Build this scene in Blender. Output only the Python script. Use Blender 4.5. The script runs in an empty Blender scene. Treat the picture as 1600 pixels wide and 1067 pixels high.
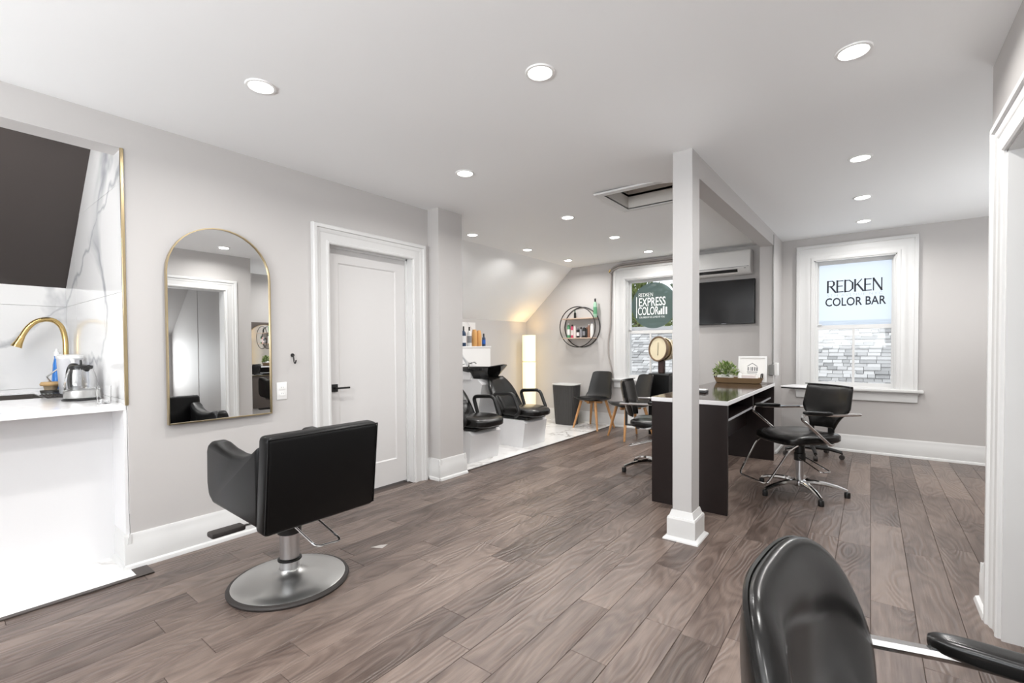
import bpy, bmesh, math, random
from mathutils import Vector, Matrix
random.seed(7)
S = bpy.context.scene
COL = S.collection
R = math.radians

# ------------------------------------------------------------------ camera
F_PX, YAW, PITCH, ROLL, CAMZ, CY = 726.15, 37.661, -1.102, -0.347, 1.2141, 555.97
def cam_axes():
    y, p, r = R(YAW), R(PITCH), R(ROLL)
    fw = Vector((-math.sin(y)*math.cos(p), math.cos(y)*math.cos(p), math.sin(p)))
    r0 = Vector((math.cos(y), math.sin(y), 0)); u0 = r0.cross(fw)
    return math.cos(r)*r0 + math.sin(r)*u0, -math.sin(r)*r0 + math.cos(r)*u0, fw
RT, UP, FW = cam_axes()
cam = bpy.data.cameras.new('camera'); cam_o = bpy.data.objects.new('camera', cam); COL.objects.link(cam_o)
cam.sensor_width = 36; cam.lens = F_PX/1600*36; cam.shift_y = (CY-533.5)/1600
cam.clip_start = .05
m = Matrix((RT, UP, -FW)).transposed().to_4x4(); m.translation = Vector((0, 0, CAMZ))
cam_o.matrix_world = m
S.camera = cam_o
def P(ax, v, px, py):
    """point where the photograph's pixel meets the plane x/y/z = v"""
    d = RT*((px-800)/F_PX) + UP*((CY-py)/F_PX) + FW
    i = 'xyz'.index(ax); t = (v - (0, 0, CAMZ)[i])/d[i]
    return Vector((0, 0, CAMZ)) + d*t

# ------------------------------------------------------------------ world, light, exposure
H = 2.48
w = bpy.data.worlds.new('world'); S.world = w; w.use_nodes = True
bg = w.node_tree.nodes['Background']; bg.inputs[0].default_value = (.88, .94, 1, 1); bg.inputs[1].default_value = .92
S.view_settings.view_transform = 'Standard'; S.view_settings.look = 'None'
S.view_settings.gamma = 1; S.view_settings.use_curve_mapping = False
S.view_settings.exposure = 0.78
S.cycles.max_bounces = 10; S.cycles.diffuse_bounces = 6; S.cycles.glossy_bounces = 5
S.cycles.transmission_bounces = 8; S.cycles.transparent_max_bounces = 12
S.cycles.caustics_reflective = False; S.cycles.caustics_refractive = False
S.cycles.sample_clamp_indirect = 6
S.cycles.use_denoising = True
def area(name, loc, rot, sx, sy, power, col=(1, 1, 1), shape='RECTANGLE'):
    l = bpy.data.lights.new(name, 'AREA'); l.shape = shape; l.size = sx; l.size_y = sy; l.energy = power; l.color = col
    o = bpy.data.objects.new(name, l); COL.objects.link(o); o.location = loc; o.rotation_euler = rot
    return o
POT_W = 6.3
sun = bpy.data.lights.new('sun', 'SUN'); sun.energy = .6; sun.angle = R(1.0); sun.color = (1, .96, .9)
sun_o = bpy.data.objects.new('sun', sun); COL.objects.link(sun_o); sun_o.rotation_euler = (R(42), 0, R(-8))
# added fill lamps for the room; no window is seen at any of them
area('fill_rear', (-1.2, -2.50, 1.45), (R(156), 0, 0), 3.0, 1.5, 125, (.95, .98, 1))  # added lamp in an invented rear opening, lifts the ceiling
area('fill_right', (1.36, -1.1, 1.40), (R(156), 0, R(90)), 1.6, 1.3, 24, (.95, .98, 1))  # added lamp before a solid wall, brightens niche and left wall
area('fill_recess', (1.70, 4.95, 1.35), (R(150), 0, R(90)), 1.5, 1.3, 17, (.95, .98, 1))  # added lamp in the recess, brightens the back of the room
area('fill_side_room', (2.97, 2.3, .95), (R(90), 0, R(90)), 1.0, .8, 14, (.95, .98, 1))  # added lamp lighting the side room, no opening behind it

# ------------------------------------------------------------------ materials
MATS = {}
def mat(name, col=(.8, .8, .8), rough=.5, metal=0, spec=.5, emit=None, es=0, trans=0, ior=1.45, coat=0, alpha=1, sheen=0):
    m = bpy.data.materials.new(name); m.use_nodes = True
    b = m.node_tree.nodes['Principled BSDF']
    b.inputs['Base Color'].default_value = (*col, 1); b.inputs['Roughness'].default_value = rough
    b.inputs['Metallic'].default_value = metal; b.inputs['Specular IOR Level'].default_value = spec
    b.inputs['Transmission Weight'].default_value = trans; b.inputs['IOR'].default_value = ior
    b.inputs['Coat Weight'].default_value = coat; b.inputs['Alpha'].default_value = alpha
    if emit: b.inputs['Emission Color'].default_value = (*emit, 1); b.inputs['Emission Strength'].default_value = es
    MATS[name] = m
    return m
def nt(m):
    t = m.node_tree; b = t.nodes['Principled BSDF']
    def N(kind, **kw):
        n = t.nodes.new(kind)
        for k, v in kw.items():
            if k in n.inputs.keys(): n.inputs[k].default_value = v
            else: setattr(n, k, v)
        return n
    return t, b, N, t.links.new
def bump(m, scale, strength, dist=.002, detail=2, coords='Object'):
    t, b, N, L = nt(m)
    tc = N('ShaderNodeTexCoord'); nz = N('ShaderNodeTexNoise', Scale=scale, Detail=detail)
    bp = N('ShaderNodeBump', Strength=strength, Distance=dist)
    L(tc.outputs[coords], nz.inputs['Vector']); L(nz.outputs['Fac'], bp.inputs['Height']); L(bp.outputs[0], b.inputs['Normal'])
def mottle(m, c1, c2, scale, detail=3):
    t, b, N, L = nt(m)
    tc = N('ShaderNodeTexCoord'); nz = N('ShaderNodeTexNoise', Scale=scale, Detail=detail)
    rp = N('ShaderNodeValToRGB'); e = rp.color_ramp.elements
    e[0].position = .3; e[0].color = (*c1, 1); e[1].position = .7; e[1].color = (*c2, 1)
    L(tc.outputs['Object'], nz.inputs['Vector']); L(nz.outputs['Fac'], rp.inputs[0]); L(rp.outputs[0], b.inputs['Base Color'])

wall_m = mat('wall_paint', (.535, .518, .508), .55, spec=.3); bump(wall_m, 60, .06)
ceil_m = mat('ceiling_paint', (.905, .915, .92), .6, spec=.25); bump(ceil_m, 40, .05)
trim_m = mat('trim_gloss_white', (.67, .67, .665), .32, spec=.4)
door_m = mat('door_white', (.66, .65, .645), .4)
dark_slope_m = mat('dark_brown_paint', (.045, .037, .034), .5); bump(dark_slope_m, 50, .05)
white_m = mat('white_laminate', (.76, .76, .77), .3)
quartz_m = mat('white_quartz', (.85, .84, .84), .12); mottle(quartz_m, (.80, .79, .79), (.88, .875, .875), 30)
gold_m = mat('brushed_gold', (.56, .45, .27), .28, metal=1)
brass_m = mat('polished_brass', (.60, .43, .18), .14, metal=1)
chrome_m = mat('chrome', (.78, .78, .78), .09, metal=1)
steel_m = mat('satin_steel', (.56, .56, .55), .33, metal=1); bump(steel_m, 25, .08)
cyl_m = mat('steel_cylinder', (.62, .62, .63), .28, metal=1)
leather_m = mat('black_leather', (.004, .004, .0042), .36, spec=.24); bump(leather_m, 160, .06, .001)
leather2_m = mat('black_vinyl', (.006, .0056, .0053), .25, spec=.45); bump(leather2_m, 9, .18, .004)
blackp_m = mat('black_plastic', (.012, .012, .012), .35)
blackg_m = mat('black_gloss', (.006, .006, .006), .08, spec=.6)
rubber_m = mat('dark_rubber', (.035, .03, .028), .6)
shell_m = mat('charcoal_shell', (.02, .02, .02), .42); bump(shell_m, 120, .08, .001)
mirror_m = mat('mirror_glass', (.9, .91, .91), .0, metal=1)
glass_m = mat('clear_glass', (1, 1, 1), .0, trans=1, ior=1.45)
clearp_m = mat('clear_plastic', (.95, .97, 1), .06, trans=.92, ior=1.3)
frost_m = mat('frosted_plastic', (.92, .92, .95), .35, trans=.35, ior=1.3)
espresso_m = mat('espresso_laminate', (.014, .009, .0085), .34, spec=.35)
deskt_m = mat('desk_top_gloss', (.03, .018, .013), .09, spec=.6)
grayplast_m = mat('grey_bin_plastic', (.055, .053, .052), .5)
bag_m = mat('bin_liner', (.7, .7, .68), .4)
wood_m = mat('beech_wood', (.48, .25, .10), .42)
pale_wood_m = mat('pale_shelf_wood', (.55, .42, .33), .5)
iron_m = mat('black_iron', (.012, .011, .011), .45)
plastic_w = mat('white_plastic', (.84, .84, .83), .35)
ivory_m = mat('ivory_plastic', (.62, .60, .56), .4)
cream_m = mat('cream_hood', (.62, .53, .38), .3)
tan_m = mat('tan_hood', (.32, .22, .11), .3)
hoodring_m = mat('hood_ring', (.22, .15, .10), .3, metal=.5)
screen_m = mat('tv_screen', (.005, .005, .006), .12, spec=.5)
pipe_m = mat('pipe_wrap', (.36, .33, .31), .55); bump(pipe_m, 90, .2)
wicker_m = mat('tray_wood', (.23, .15, .08), .5); bump(wicker_m, 80, .3)
leaf_m = mat('plant_leaf', (.16, .25, .06), .5)
leafp_m = mat('plant_leaf_pale', (.42, .46, .26), .5)
paper_m = mat('paper_white', (.86, .85, .83), .6)
print_m = mat('grey_print', (.22, .22, .23), .6)
ink_m = mat('black_print', (.01, .012, .02), .5)
whiteprint_m = mat('white_print', (.85, .87, .86), .5)
pinkbox_m = mat('pale_pink_card', (.72, .66, .65), .5)
blue_m = mat('blue_plastic', (.03, .20, .62), .25)
sky_blue_m = mat('blue_liquid', (.02, .12, .5), .15)
metalgray_m = mat('galvanised_box', (.30, .30, .29), .4, metal=.7)
lamp_emit_m = mat('recessed_lens', (1, 1, 1), .5, emit=(1, .985, .96), es=9)
shade_m = mat('paper_lamp_shade', (.95, .88, .70), .8, emit=(1, .78, .42), es=.58)
shade_dim_m = mat('paper_lamp_shade_lower', (.92, .84, .66), .8, emit=(1, .80, .5), es=.35)
bark_m = mat('bark', (.08, .055, .035), .9)

# wood floor: every plank gets its own tone and grain offset from the object's random number
fl_m = mat('floor_plank_wood', (.2, .15, .12), .34, spec=.6)
def floor_nodes(m):
    t, b, N, L = nt(m)
    oi = N('ShaderNodeObjectInfo'); tc = N('ShaderNodeTexCoord')
    mul = N('ShaderNodeMath', operation='MULTIPLY'); mul.inputs[1].default_value = 37.0
    L(oi.outputs['Random'], mul.inputs[0])
    cmb = N('ShaderNodeCombineXYZ'); L(mul.outputs[0], cmb.inputs[0]); L(mul.outputs[0], cmb.inputs[1]); L(mul.outputs[0], cmb.inputs[2])
    add = N('ShaderNodeVectorMath', operation='ADD'); L(tc.outputs['Object'], add.inputs[0]); L(cmb.outputs[0], add.inputs[1])
    def mapped(sx, sy):
        mp = N('ShaderNodeMapping'); mp.inputs['Scale'].default_value = (sx, sy, 1); L(add.outputs[0], mp.inputs[0]); return mp
    n_big = N('ShaderNodeTexNoise', Scale=1.0, Detail=3.0, Roughness=.6); L(mapped(7, 1.6).outputs[0], n_big.inputs['Vector'])
    n_fine = N('ShaderNodeTexNoise', Scale=1.0, Detail=4.0, Roughness=.65); L(mapped(130, 5).outputs[0], n_fine.inputs['Vector'])
    # cathedral rings: contour lines of a smooth stretched noise
    n_ring = N('ShaderNodeTexNoise', Scale=1.0, Detail=1.0, Roughness=.4); L(mapped(6.5, 1.5).outputs[0], n_ring.inputs['Vector'])
    k = N('ShaderNodeMath', operation='MULTIPLY'); k.inputs[1].default_value = 85; L(n_ring.outputs['Fac'], k.inputs[0])
    sn = N('ShaderNodeMath', operation='SINE'); L(k.outputs[0], sn.inputs[0])
    rp = N('ShaderNodeValToRGB'); e = rp.color_ramp.elements
    e[0].position = .33; e[0].color = (.06, .041, .033, 1); e[1].position = .70; e[1].color = (.195, .148, .124, 1)
    el = e.new(.5); el.color = (.118, .086, .072, 1)
    mx = N('ShaderNodeMix', data_type='FLOAT'); mx.inputs[0].default_value = .35
    L(n_big.outputs['Fac'], mx.inputs[2]); L(n_fine.outputs['Fac'], mx.inputs[3])
    # plank tone
    tone = N('ShaderNodeMapRange'); tone.inputs[3].default_value = -.10; tone.inputs[4].default_value = .13
    L(oi.outputs['Random'], tone.inputs[0])
    ad = N('ShaderNodeMath', operation='ADD'); L(mx.outputs[0], ad.inputs[0]); L(tone.outputs[0], ad.inputs[1])
    rg = N('ShaderNodeMath', operation='MULTIPLY_ADD'); rg.inputs[1].default_value = .045; L(sn.outputs[0], rg.inputs[0]); L(ad.outputs[0], rg.inputs[2])
    L(rg.outputs[0], rp.inputs[0]); L(rp.outputs[0], b.inputs['Base Color'])
    h = N('ShaderNodeMath', operation='MULTIPLY_ADD'); h.inputs[1].default_value = .55; L(sn.outputs[0], h.inputs[0]); L(n_fine.outputs['Fac'], h.inputs[2])
    bp = N('ShaderNodeBump', Strength=.55, Distance=.0022); L(h.outputs[0], bp.inputs['Height']); L(bp.outputs[0], b.inputs['Normal'])
    rr = N('ShaderNodeMapRange'); rr.inputs[3].default_value = .25; rr.inputs[4].default_value = .40; L(n_big.outputs['Fac'], rr.inputs[0]); L(rr.outputs[0], b.inputs['Roughness'])
floor_nodes(fl_m)
gap_m = mat('floor_gap', (.08, .06, .052), .7)
def marble(name, base, vein, scale, thin, rough, diag=0):
    m = mat(name, base, rough)
    t, b, N, L = nt(m)
    g = N('ShaderNodeNewGeometry'); mp = N('ShaderNodeMapping'); mp.inputs['Rotation'].default_value = (.5, .35, .7)
    L(g.outputs['Position'], mp.inputs[0])
    nz = N('ShaderNodeTexNoise', Scale=scale, Detail=5.0, Roughness=.52, Distortion=.6); L(mp.outputs[0], nz.inputs['Vector'])
    s = N('ShaderNodeMath', operation='SUBTRACT'); s.inputs[1].default_value = .5; L(nz.outputs['Fac'], s.inputs[0])
    a = N('ShaderNodeMath', operation='ABSOLUTE'); L(s.outputs[0], a.inputs[0])
    msk = N('ShaderNodeTexNoise', Scale=scale*1.4, Detail=1.0); L(mp.outputs[0], msk.inputs['Vector'])
    mr = N('ShaderNodeMapRange'); mr.inputs[1].default_value = .40; mr.inputs[2].default_value = .60; mr.inputs[3].default_value = 0; mr.inputs[4].default_value = 1
    L(msk.outputs['Fac'], mr.inputs[0])
    rp = N('ShaderNodeValToRGB'); e = rp.color_ramp.elements
    e[0].position = 0; e[0].color = (1, 1, 1, 1); e[1].position = thin; e[1].color = (0, 0, 0, 1)
    L(a.outputs[0], rp.inputs[0])
    mu = N('ShaderNodeMath', operation='MULTIPLY'); L(rp.outputs[0], mu.inputs[0]); L(mr.outputs[0], mu.inputs[1])
    last = mu
    if diag:
        dt = N('ShaderNodeVectorMath', operation='DOT_PRODUCT'); dt.inputs[1].default_value = (-.45, -.9, 1); L(g.outputs['Position'], dt.inputs[0])
        wv = N('ShaderNodeTexNoise', Scale=5.0, Detail=4.0); L(g.outputs['Position'], wv.inputs['Vector'])
        wm = N('ShaderNodeMath', operation='MULTIPLY_ADD'); wm.inputs[1].default_value = .22; L(wv.outputs['Fac'], wm.inputs[0]); L(dt.outputs['Value'], wm.inputs[2])
        sb_ = N('ShaderNodeMath', operation='SUBTRACT'); sb_.inputs[1].default_value = diag+.11; L(wm.outputs[0], sb_.inputs[0])
        ab_ = N('ShaderNodeMath', operation='ABSOLUTE'); L(sb_.outputs[0], ab_.inputs[0])
        r2 = N('ShaderNodeMapRange'); r2.inputs[1].default_value = .0; r2.inputs[2].default_value = .03; r2.inputs[3].default_value = .75; r2.inputs[4].default_value = 0; L(ab_.outputs[0], r2.inputs[0])
        mxm = N('ShaderNodeMath', operation='MAXIMUM'); L(mu.outputs[0], mxm.inputs[0]); L(r2.outputs[0], mxm.inputs[1]); last = mxm
    mx = N('ShaderNodeMix', data_type='RGBA'); mx.inputs[6].default_value = (*base, 1); mx.inputs[7].default_value = (*vein, 1)
    L(last.outputs[0], mx.inputs[0]); L(mx.outputs[2], b.inputs['Base Color'])
    return m
marble_m = marble('marble_wall_tile', (.80, .795, .79), (.36, .37, .39), .8, .030, .12, diag=3.0585)
marblef_m = marble('marble_floor_tile', (.82, .81, .80), (.40, .38, .36), 1.3, .022, .10)
grout_m = mat('grout', (.55, .54, .53), .8)

# ------------------------------------------------------------------ mesh helpers
class MB:
    def __init__(s): s.bm = bmesh.new(); s.mats = []; s.cur = 0
    def _new(s, verts, faces):
        vs = [s.bm.verts.new(v) for v in verts]
        out = []
        for f in faces:
            try: fc = s.bm.faces.new([vs[i] for i in f]); fc.material_index = s.cur; out.append(fc)
            except ValueError: pass
        return vs
    def use(s, i): s.cur = i; return s
    def box(s, lo, hi, r=0, seg=2, M=None):
        x0, y0, z0 = lo; x1, y1, z1 = hi
        vs = [(x0,y0,z0),(x1,y0,z0),(x1,y1,z0),(x0,y1,z0),(x0,y0,z1),(x1,y0,z1),(x1,y1,z1),(x0,y1,z1)]
        fs = [(0,3,2,1),(4,5,6,7),(0,1,5,4),(1,2,6,5),(2,3,7,6),(3,0,4,7)]
        if r <= 0 and M is None: s._new(vs, fs); return s
        b = bmesh.new(); bv = [b.verts.new(v) for v in vs]
        for f in fs: b.faces.new([bv[i] for i in f])
        if r > 0: bmesh.ops.bevel(b, geom=b.edges[:], offset=r, segments=seg, affect='EDGES', profile=.5)
        s._merge(b, M); return s
    def _merge(s, b, M=None):
        b.verts.index_update()
        s._new([(M @ v.co) if M else v.co.copy() for v in b.verts], [[v.index for v in f.verts] for f in b.faces]); b.free()
    def superbox(s, c, size, e=4, n=6, fn=None, M=None):
        """cushion shape: cube of half-sizes size rounded with exponent e"""
        b = bmesh.new(); bmesh.ops.create_cube(b, size=2)
        bmesh.ops.subdivide_edges(b, edges=b.edges[:], cuts=n, use_grid_fill=True)
        ee = e if isinstance(e, (tuple, list)) else (e, e, e)
        em = max(ee)
        for v in b.verts:
            x, y, z = [math.copysign(math.tan(abs(q)*.7854)**.9, q) for q in v.co]
            l = (abs(x)**em + abs(y)**em + abs(z)**em)**(1/em)
            p = Vector((x/l*size[0], y/l*size[1], z/l*size[2]))
            if fn: p = Vector(fn(p))
            v.co = p + Vector(c)
        s._merge(b, M); return s
    def tube(s, pts, r, n=8, closed=False, M=None, rs=None):
        pts = [Vector(p) for p in pts]; k = len(pts); rings = []; nrm = None
        for i, p in enumerate(pts):
            a = pts[i-1] if (i > 0 or closed) else p; c = pts[(i+1) % k] if (i < k-1 or closed) else p
            t = (c-a).normalized()
            if nrm is None:
                nrm = t.orthogonal().normalized()
            else:
                nrm = (nrm - t*nrm.dot(t)); nrm = nrm.normalized() if nrm.length > 1e-6 else t.orthogonal().normalized()
            bn = t.cross(nrm); rr = rs[i] if rs else r
            rings.append([p + (nrm*math.cos(q) + bn*math.sin(q))*rr for q in [2*math.pi*j/n for j in range(n)]])
        vs = [(M @ v) if M else v for g in rings for v in g]; fs = []
        for i in range(k if closed else k-1):
            for j in range(n):
                a, b2 = i*n+j, i*n+(j+1) % n; c, d = ((i+1) % k)*n+(j+1) % n, ((i+1) % k)*n+j
                fs.append((a, b2, c, d))
        if not closed: fs.append(tuple(range(n))[::-1]); fs.append(tuple((k-1)*n+j for j in range(n)))
        s._new(vs, fs); return s
    def lathe(s, prof, c=(0, 0, 0), n=24, M=None, sx=1, sy=1, caps=True):
        vs = []; fs = []
        for r, z in prof:
            for j in range(n):
                a = 2*math.pi*j/n; v = Vector((c[0]+r*sx*math.cos(a), c[1]+r*sy*math.sin(a), c[2]+z)); vs.append((M @ v) if M else v)
        for i in range(len(prof)-1):
            for j in range(n): fs.append((i*n+j, i*n+(j+1) % n, (i+1)*n+(j+1) % n, (i+1)*n+j))
        if caps:
            if prof[0][0] > 1e-5: fs.append(tuple(range(n))[::-1])
            if prof[-1][0] > 1e-5: fs.append(tuple((len(prof)-1)*n+j for j in range(n)))
        s._new(vs, fs); return s
    def prism(s, poly, ax, lo, hi, M=None):
        """polygon given in the two other axes (cyclic order y,z / z,x->(x,z) / x,y) extruded along ax"""
        def pt(a, b, t): return {'x': (t, a, b), 'y': (a, t, b), 'z': (a, b, t)}[ax]
        n = len(poly); vs = [Vector(pt(a, b, lo)) for a, b in poly] + [Vector(pt(a, b, hi)) for a, b in poly]
        if M: vs = [M @ v for v in vs]
        fs = [tuple(range(n))[::-1], tuple(range(n, 2*n))] + [(i, (i+1) % n, n+(i+1) % n, n+i) for i in range(n)]
        s._new(vs, fs); return s
    def quad(s, *v): s._new([Vector(q) for q in v], [tuple(range(len(v)))]); return s
    def mesh(s, name, mats, smooth=40):
        bmesh.ops.remove_doubles(s.bm, verts=s.bm.verts[:], dist=1e-5)
        bmesh.ops.recalc_face_normals(s.bm, faces=s.bm.faces[:])
        me = bpy.data.meshes.new(name); s.bm.to_mesh(me); s.bm.free()
        for q in (mats if isinstance(mats, (list, tuple)) else [mats]): me.materials.append(q)
        if smooth:
            me.polygons.foreach_set('use_smooth', [True]*len(me.polygons)); me.set_sharp_from_angle(angle=R(smooth))
        return me
    def build(s, name, mats, parent=None, smooth=40):
        return link(name, s.mesh(name, mats, smooth), parent)
def link(name, data, parent=None):
    o = bpy.data.objects.new(name, data); COL.objects.link(o)
    if parent: o.parent = parent
    return o
def tag(o, label=None, cat=None, group=None, kind=None):
    if label: o['label'] = label
    if cat: o['category'] = cat
    if group: o['group'] = group
    if kind: o['kind'] = kind
    return o
def thing(name, loc, label, cat, rz=0, group=None):
    o = bpy.data.objects.new(name, None); COL.objects.link(o); o.location = loc; o.rotation_euler = (0, 0, rz); o.empty_display_size = .1
    return tag(o, label, cat, group)
def struct(name, mb, m, smooth=40):
    return tag(mb.build(name, m, None, smooth), kind='structure')
def copy_tree(o, parent=None):
    c = o.copy(); COL.objects.link(c); c.parent = parent
    for ch in list(o.children): copy_tree(ch, c)
    return c
def fillet(pts, rad, seg=5):
    pts = [Vector(p) for p in pts]; out = [pts[0]]
    for i in range(1, len(pts)-1):
        a, b, c = pts[i-1], pts[i], pts[i+1]
        d1 = (a-b); d2 = (c-b); r = min(rad, d1.length*.49, d2.length*.49)
        p, q = b + d1.normalized()*r, b + d2.normalized()*r
        for k in range(seg+1):
            u = k/seg; out.append((1-u)**2*p + 2*u*(1-u)*b + u*u*q)
    return out + [pts[-1]]
def rot_to(v):
    """matrix turning +Z to v"""
    return Vector(v).to_track_quat('Z', 'Y').to_matrix().to_4x4()
def text_mesh(txt, size, m, M, name, parent=None, sx=1.0, bold=0, depth=.0008, spacing=1.0):
    c = bpy.data.curves.new('t', 'FONT'); c.body = txt; c.size = size; c.extrude = depth; c.offset = bold; c.align_x = 'CENTER'; c.align_y = 'CENTER'
    c.space_character = spacing; c.resolution_u = 3
    o = bpy.data.objects.new('t', c); COL.objects.link(o)
    bpy.context.view_layer.update()
    me = bpy.data.meshes.new_from_object(o.evaluated_get(bpy.context.evaluated_depsgraph_get()))
    bpy.data.objects.remove(o); bpy.data.curves.remove(c)
    me.transform(M @ Matrix.Diagonal((sx, 1, 1, 1))); me.materials.clear(); me.materials.append(m); me.name = name
    return link(name, me, parent)
WALL_TXT = Matrix.Rotation(R(90), 4, 'X')     # upright text facing -Y

# ------------------------------------------------------------------ the room shell
AX, BY = -3.249, 6.549           # left wall face, back wall face
RX, RY = .435, 3.05              # right wall face and its outer corner
RECESS = 1.75                    # right end of the back part of the room
REAR = -2.6
HX0, HX1, HY0, HY1 = -1.755, -1.14, 3.53, 4.02   # attic hatch

# floor: dark base, planks on top
fb = MB(); fb.box((-3.5, REAR, -.12), (RECESS+.15, BY+.1, -.006))
fb.use(1).box((AX, REAR, -.006), (1.45, -.35, 0)).box((RX, 1.6, -.006), (3.0, 2.96, -.002))
floor = struct('floor', fb, [gap_m, fl_m])
PW = .159
def plank_mesh(w, l):
    b = MB(); b.box((-w/2, -l/2, -.006), (w/2, l/2, 0)); bm = b.bm
    bm.edges.ensure_lookup_table()
    top = [e for e in bm.edges if all(v.co.z > -.001 for v in e.verts)]
    bmesh.ops.bevel(bm, geom=top, offset=.0013, segments=1, affect='EDGES')
    return b.mesh('plank', fl_m, 0)
PLANKS = {}
rng = random.Random(21)
FORCED = {-10: 1.50, -12: 2.16, -9: 2.57, -7: 1.945, 0: 3.99, -1: 2.585}
for k in range(-21, 11):
    x0, x1 = .008+PW*k, .008+PW*(k+1)
    y = FORCED[k] - 1.22*math.ceil((FORCED[k]+.35)/1.22) if k in FORCED else -.35 - rng.random()*1.2
    while y < BY:
        l = 1.22 if (k in FORCED and y < FORCED[k]-.01) else rng.choice([1.22, 1.22, 1.22, .92, .62])
        ya, yb = y, y+l; y += l
        segs = [(max(ya, -.35), min(yb, BY))]
        for a, b_ in segs:
            # the planks stop at the tile fields and at the walls
            cuts = [(-9, .745, -3.075), (.745, 3.255, AX), (3.255, 9, -3.118)]
            if x0 >= -3.075: cuts = [(-9, 9, AX)]
            elif x0 >= -3.118: cuts = [(-9, .745, -3.075), (.745, 9, AX)]
            for c0, c1, xm in cuts:
                p0, p1 = max(a, c0), min(b_, c1); q0 = max(x0, xm)
                q1 = min(x1, RX if RY >= p1 and p0 > 1.5 else RECESS)
                if p1-p0 < .02 or q1-q0 < .012: continue
                key = (round(q1-q0, 4), round(p1-p0, 4))
                if key not in PLANKS: PLANKS[key] = plank_mesh(q1-q0-.0014, p1-p0-.0014)
                o = link('plank', PLANKS[key], floor); o.location = ((q0+q1)/2, (p0+p1)/2, 0)

# tiled floors: wash alcove and the strip before the kitchen niche
def tile_field(name, x0, x1, y0, y1, tx, ty, thick=.008):
    b = MB(); b.box((x0, y0, -.12), (x1, y1, -.002)); base = struct(name, b, grout_m)
    x = x1
    while x > x0+.01:
        xa = max(x0, x-tx); y = y0
        while y < y1-.01:
            yb = min(y1, y+ty); t = MB(); t.box((xa+.0012, y+.0012, -.006), (x-.0012, yb-.0012, .004), .0008, 1)
            t.build('tile', marblef_m, base); y = yb
        x = xa
    return base
tile_field('floor_tiled', -4.741, -3.135, 3.11, BY, .6, 1.2)
tile_field('floor_tiled_niche', -3.56, -3.10, -1.3, .735, .6, 1.2)
t = MB(); t.box((-3.137, 3.27, -.002), (-3.115, BY-.03, .006), .002, 1); struct('trim_1', t, mat('transition_strip', (.05, .04, .036), .45))
t = MB(); t.box((-3.103, -1.3, -.002), (-3.07, .79, .007), .002, 1).box((-3.25+.045, .72, -.002), (-3.07, .79, .006)); struct('trim_2', t, MATS['transition_strip'])

# ceiling with a slight sag at the post, attic hatch hole
def frange(a, b, n): return [a+(b-a)*i/n for i in range(n+1)]
xs = sorted(set([round(v, 4) for v in frange(-3.83, HX0, 14)+frange(HX0, HX1, 4)+frange(HX1, -.4, 8)+frange(-.4, RECESS+.15, 8)]))
ys = sorted(set([round(v, 4) for v in frange(REAR, 2.2, 14)+frange(2.2, HY0, 12)+frange(HY0, HY1, 4)+frange(HY1, BY+.1, 16)]))
def ceil_z(x, y):
    a = math.exp(-((x+.92)/.42)**2)
    b = max(0, 1-(y-3.0)/2.9) if y > 3.0 else math.exp(-((3.0-y)/.55)**2)
    return H - .066*a*b
cm = MB(); grid = {}
for i, x in enumerate(xs):
    for j, y in enumerate(ys): grid[i, j] = cm.bm.verts.new((x, y, ceil_z(x, y)))
for i in range(len(xs)-1):
    for j in range(len(ys)-1):
        cx, cy = (xs[i]+xs[i+1])/2, (ys[j]+ys[j+1])/2
        if HX0 < cx < HX1 and HY0 < cy < HY1: continue
        cm.bm.faces.new((grid[i, j], grid[i, j+1], grid[i+1, j+1], grid[i+1, j]))
cm.box((-3.83, REAR, H+.09), (HX0, BY+.1, H+.11)).box((HX1, REAR, H+.09), (RECESS+.15, BY+.1, H+.11))
cm.box((HX0, REAR, H+.09), (HX1, HY0, H+.11)).box((HX0, HY1, H+.09), (HX1, BY+.1, H+.11))
struct('ceiling', cm, ceil_m, 60)
sl = MB(); sl.prism([(-3.815, H), (-4.741, 1.64), (-4.87, 1.64), (-4.87, 1.8), (-3.815, H+.14)], 'y', 3.11, BY+.1); struct('ceiling_slope', sl, ceil_m)
# hatch: frame, shaft, lid
hz = H
ht = MB()
prof = [(0, 0), (.0, .012), (.03, .018), (.06, .012), (.066, 0)]
def ring_xy(mb, x0, x1, y0, y1, prof, z, sgn=-1):
    n = len(prof); rows = []
    for u, d in prof:
        rows.append([mb.bm.verts.new(v) for v in ((x0-u, y0-u, z+sgn*d), (x1+u, y0-u, z+sgn*d), (x1+u, y1+u, z+sgn*d), (x0-u, y1+u, z+sgn*d))])
    for i in range(n-1):
        for j in range(4): mb.bm.faces.new((rows[i][j], rows[i][(j+1) % 4], rows[i+1][(j+1) % 4], rows[i+1][j]))
ring_xy(ht, HX0, HX1, HY0, HY1, prof, H-.012)
struct('trim_3', ht, trim_m)
hs = MB()
for a, b_ in (((HX0-.02, HY0-.02, H-.02), (HX0, HY1+.02, H+.3)), ((HX1, HY0-.02, H-.02), (HX1+.02, HY1+.02, H+.3)), ((HX0, HY0-.02, H-.02), (HX1, HY0, H+.3)), ((HX0, HY1, H-.02), (HX1, HY1+.02, H+.3)), ((HX0-.02, HY0-.02, H+.3), (HX1+.02, HY1+.02, H+.32))): hs.box(a, b_)
hs.use(1).box((HX0, HY0, H+.17), (HX1, HY1, H+.19))
struct('ceiling_hatch', hs, [mat('hatch_board', (.62, .60, .57), .7), MATS['hatch_board']])

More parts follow.
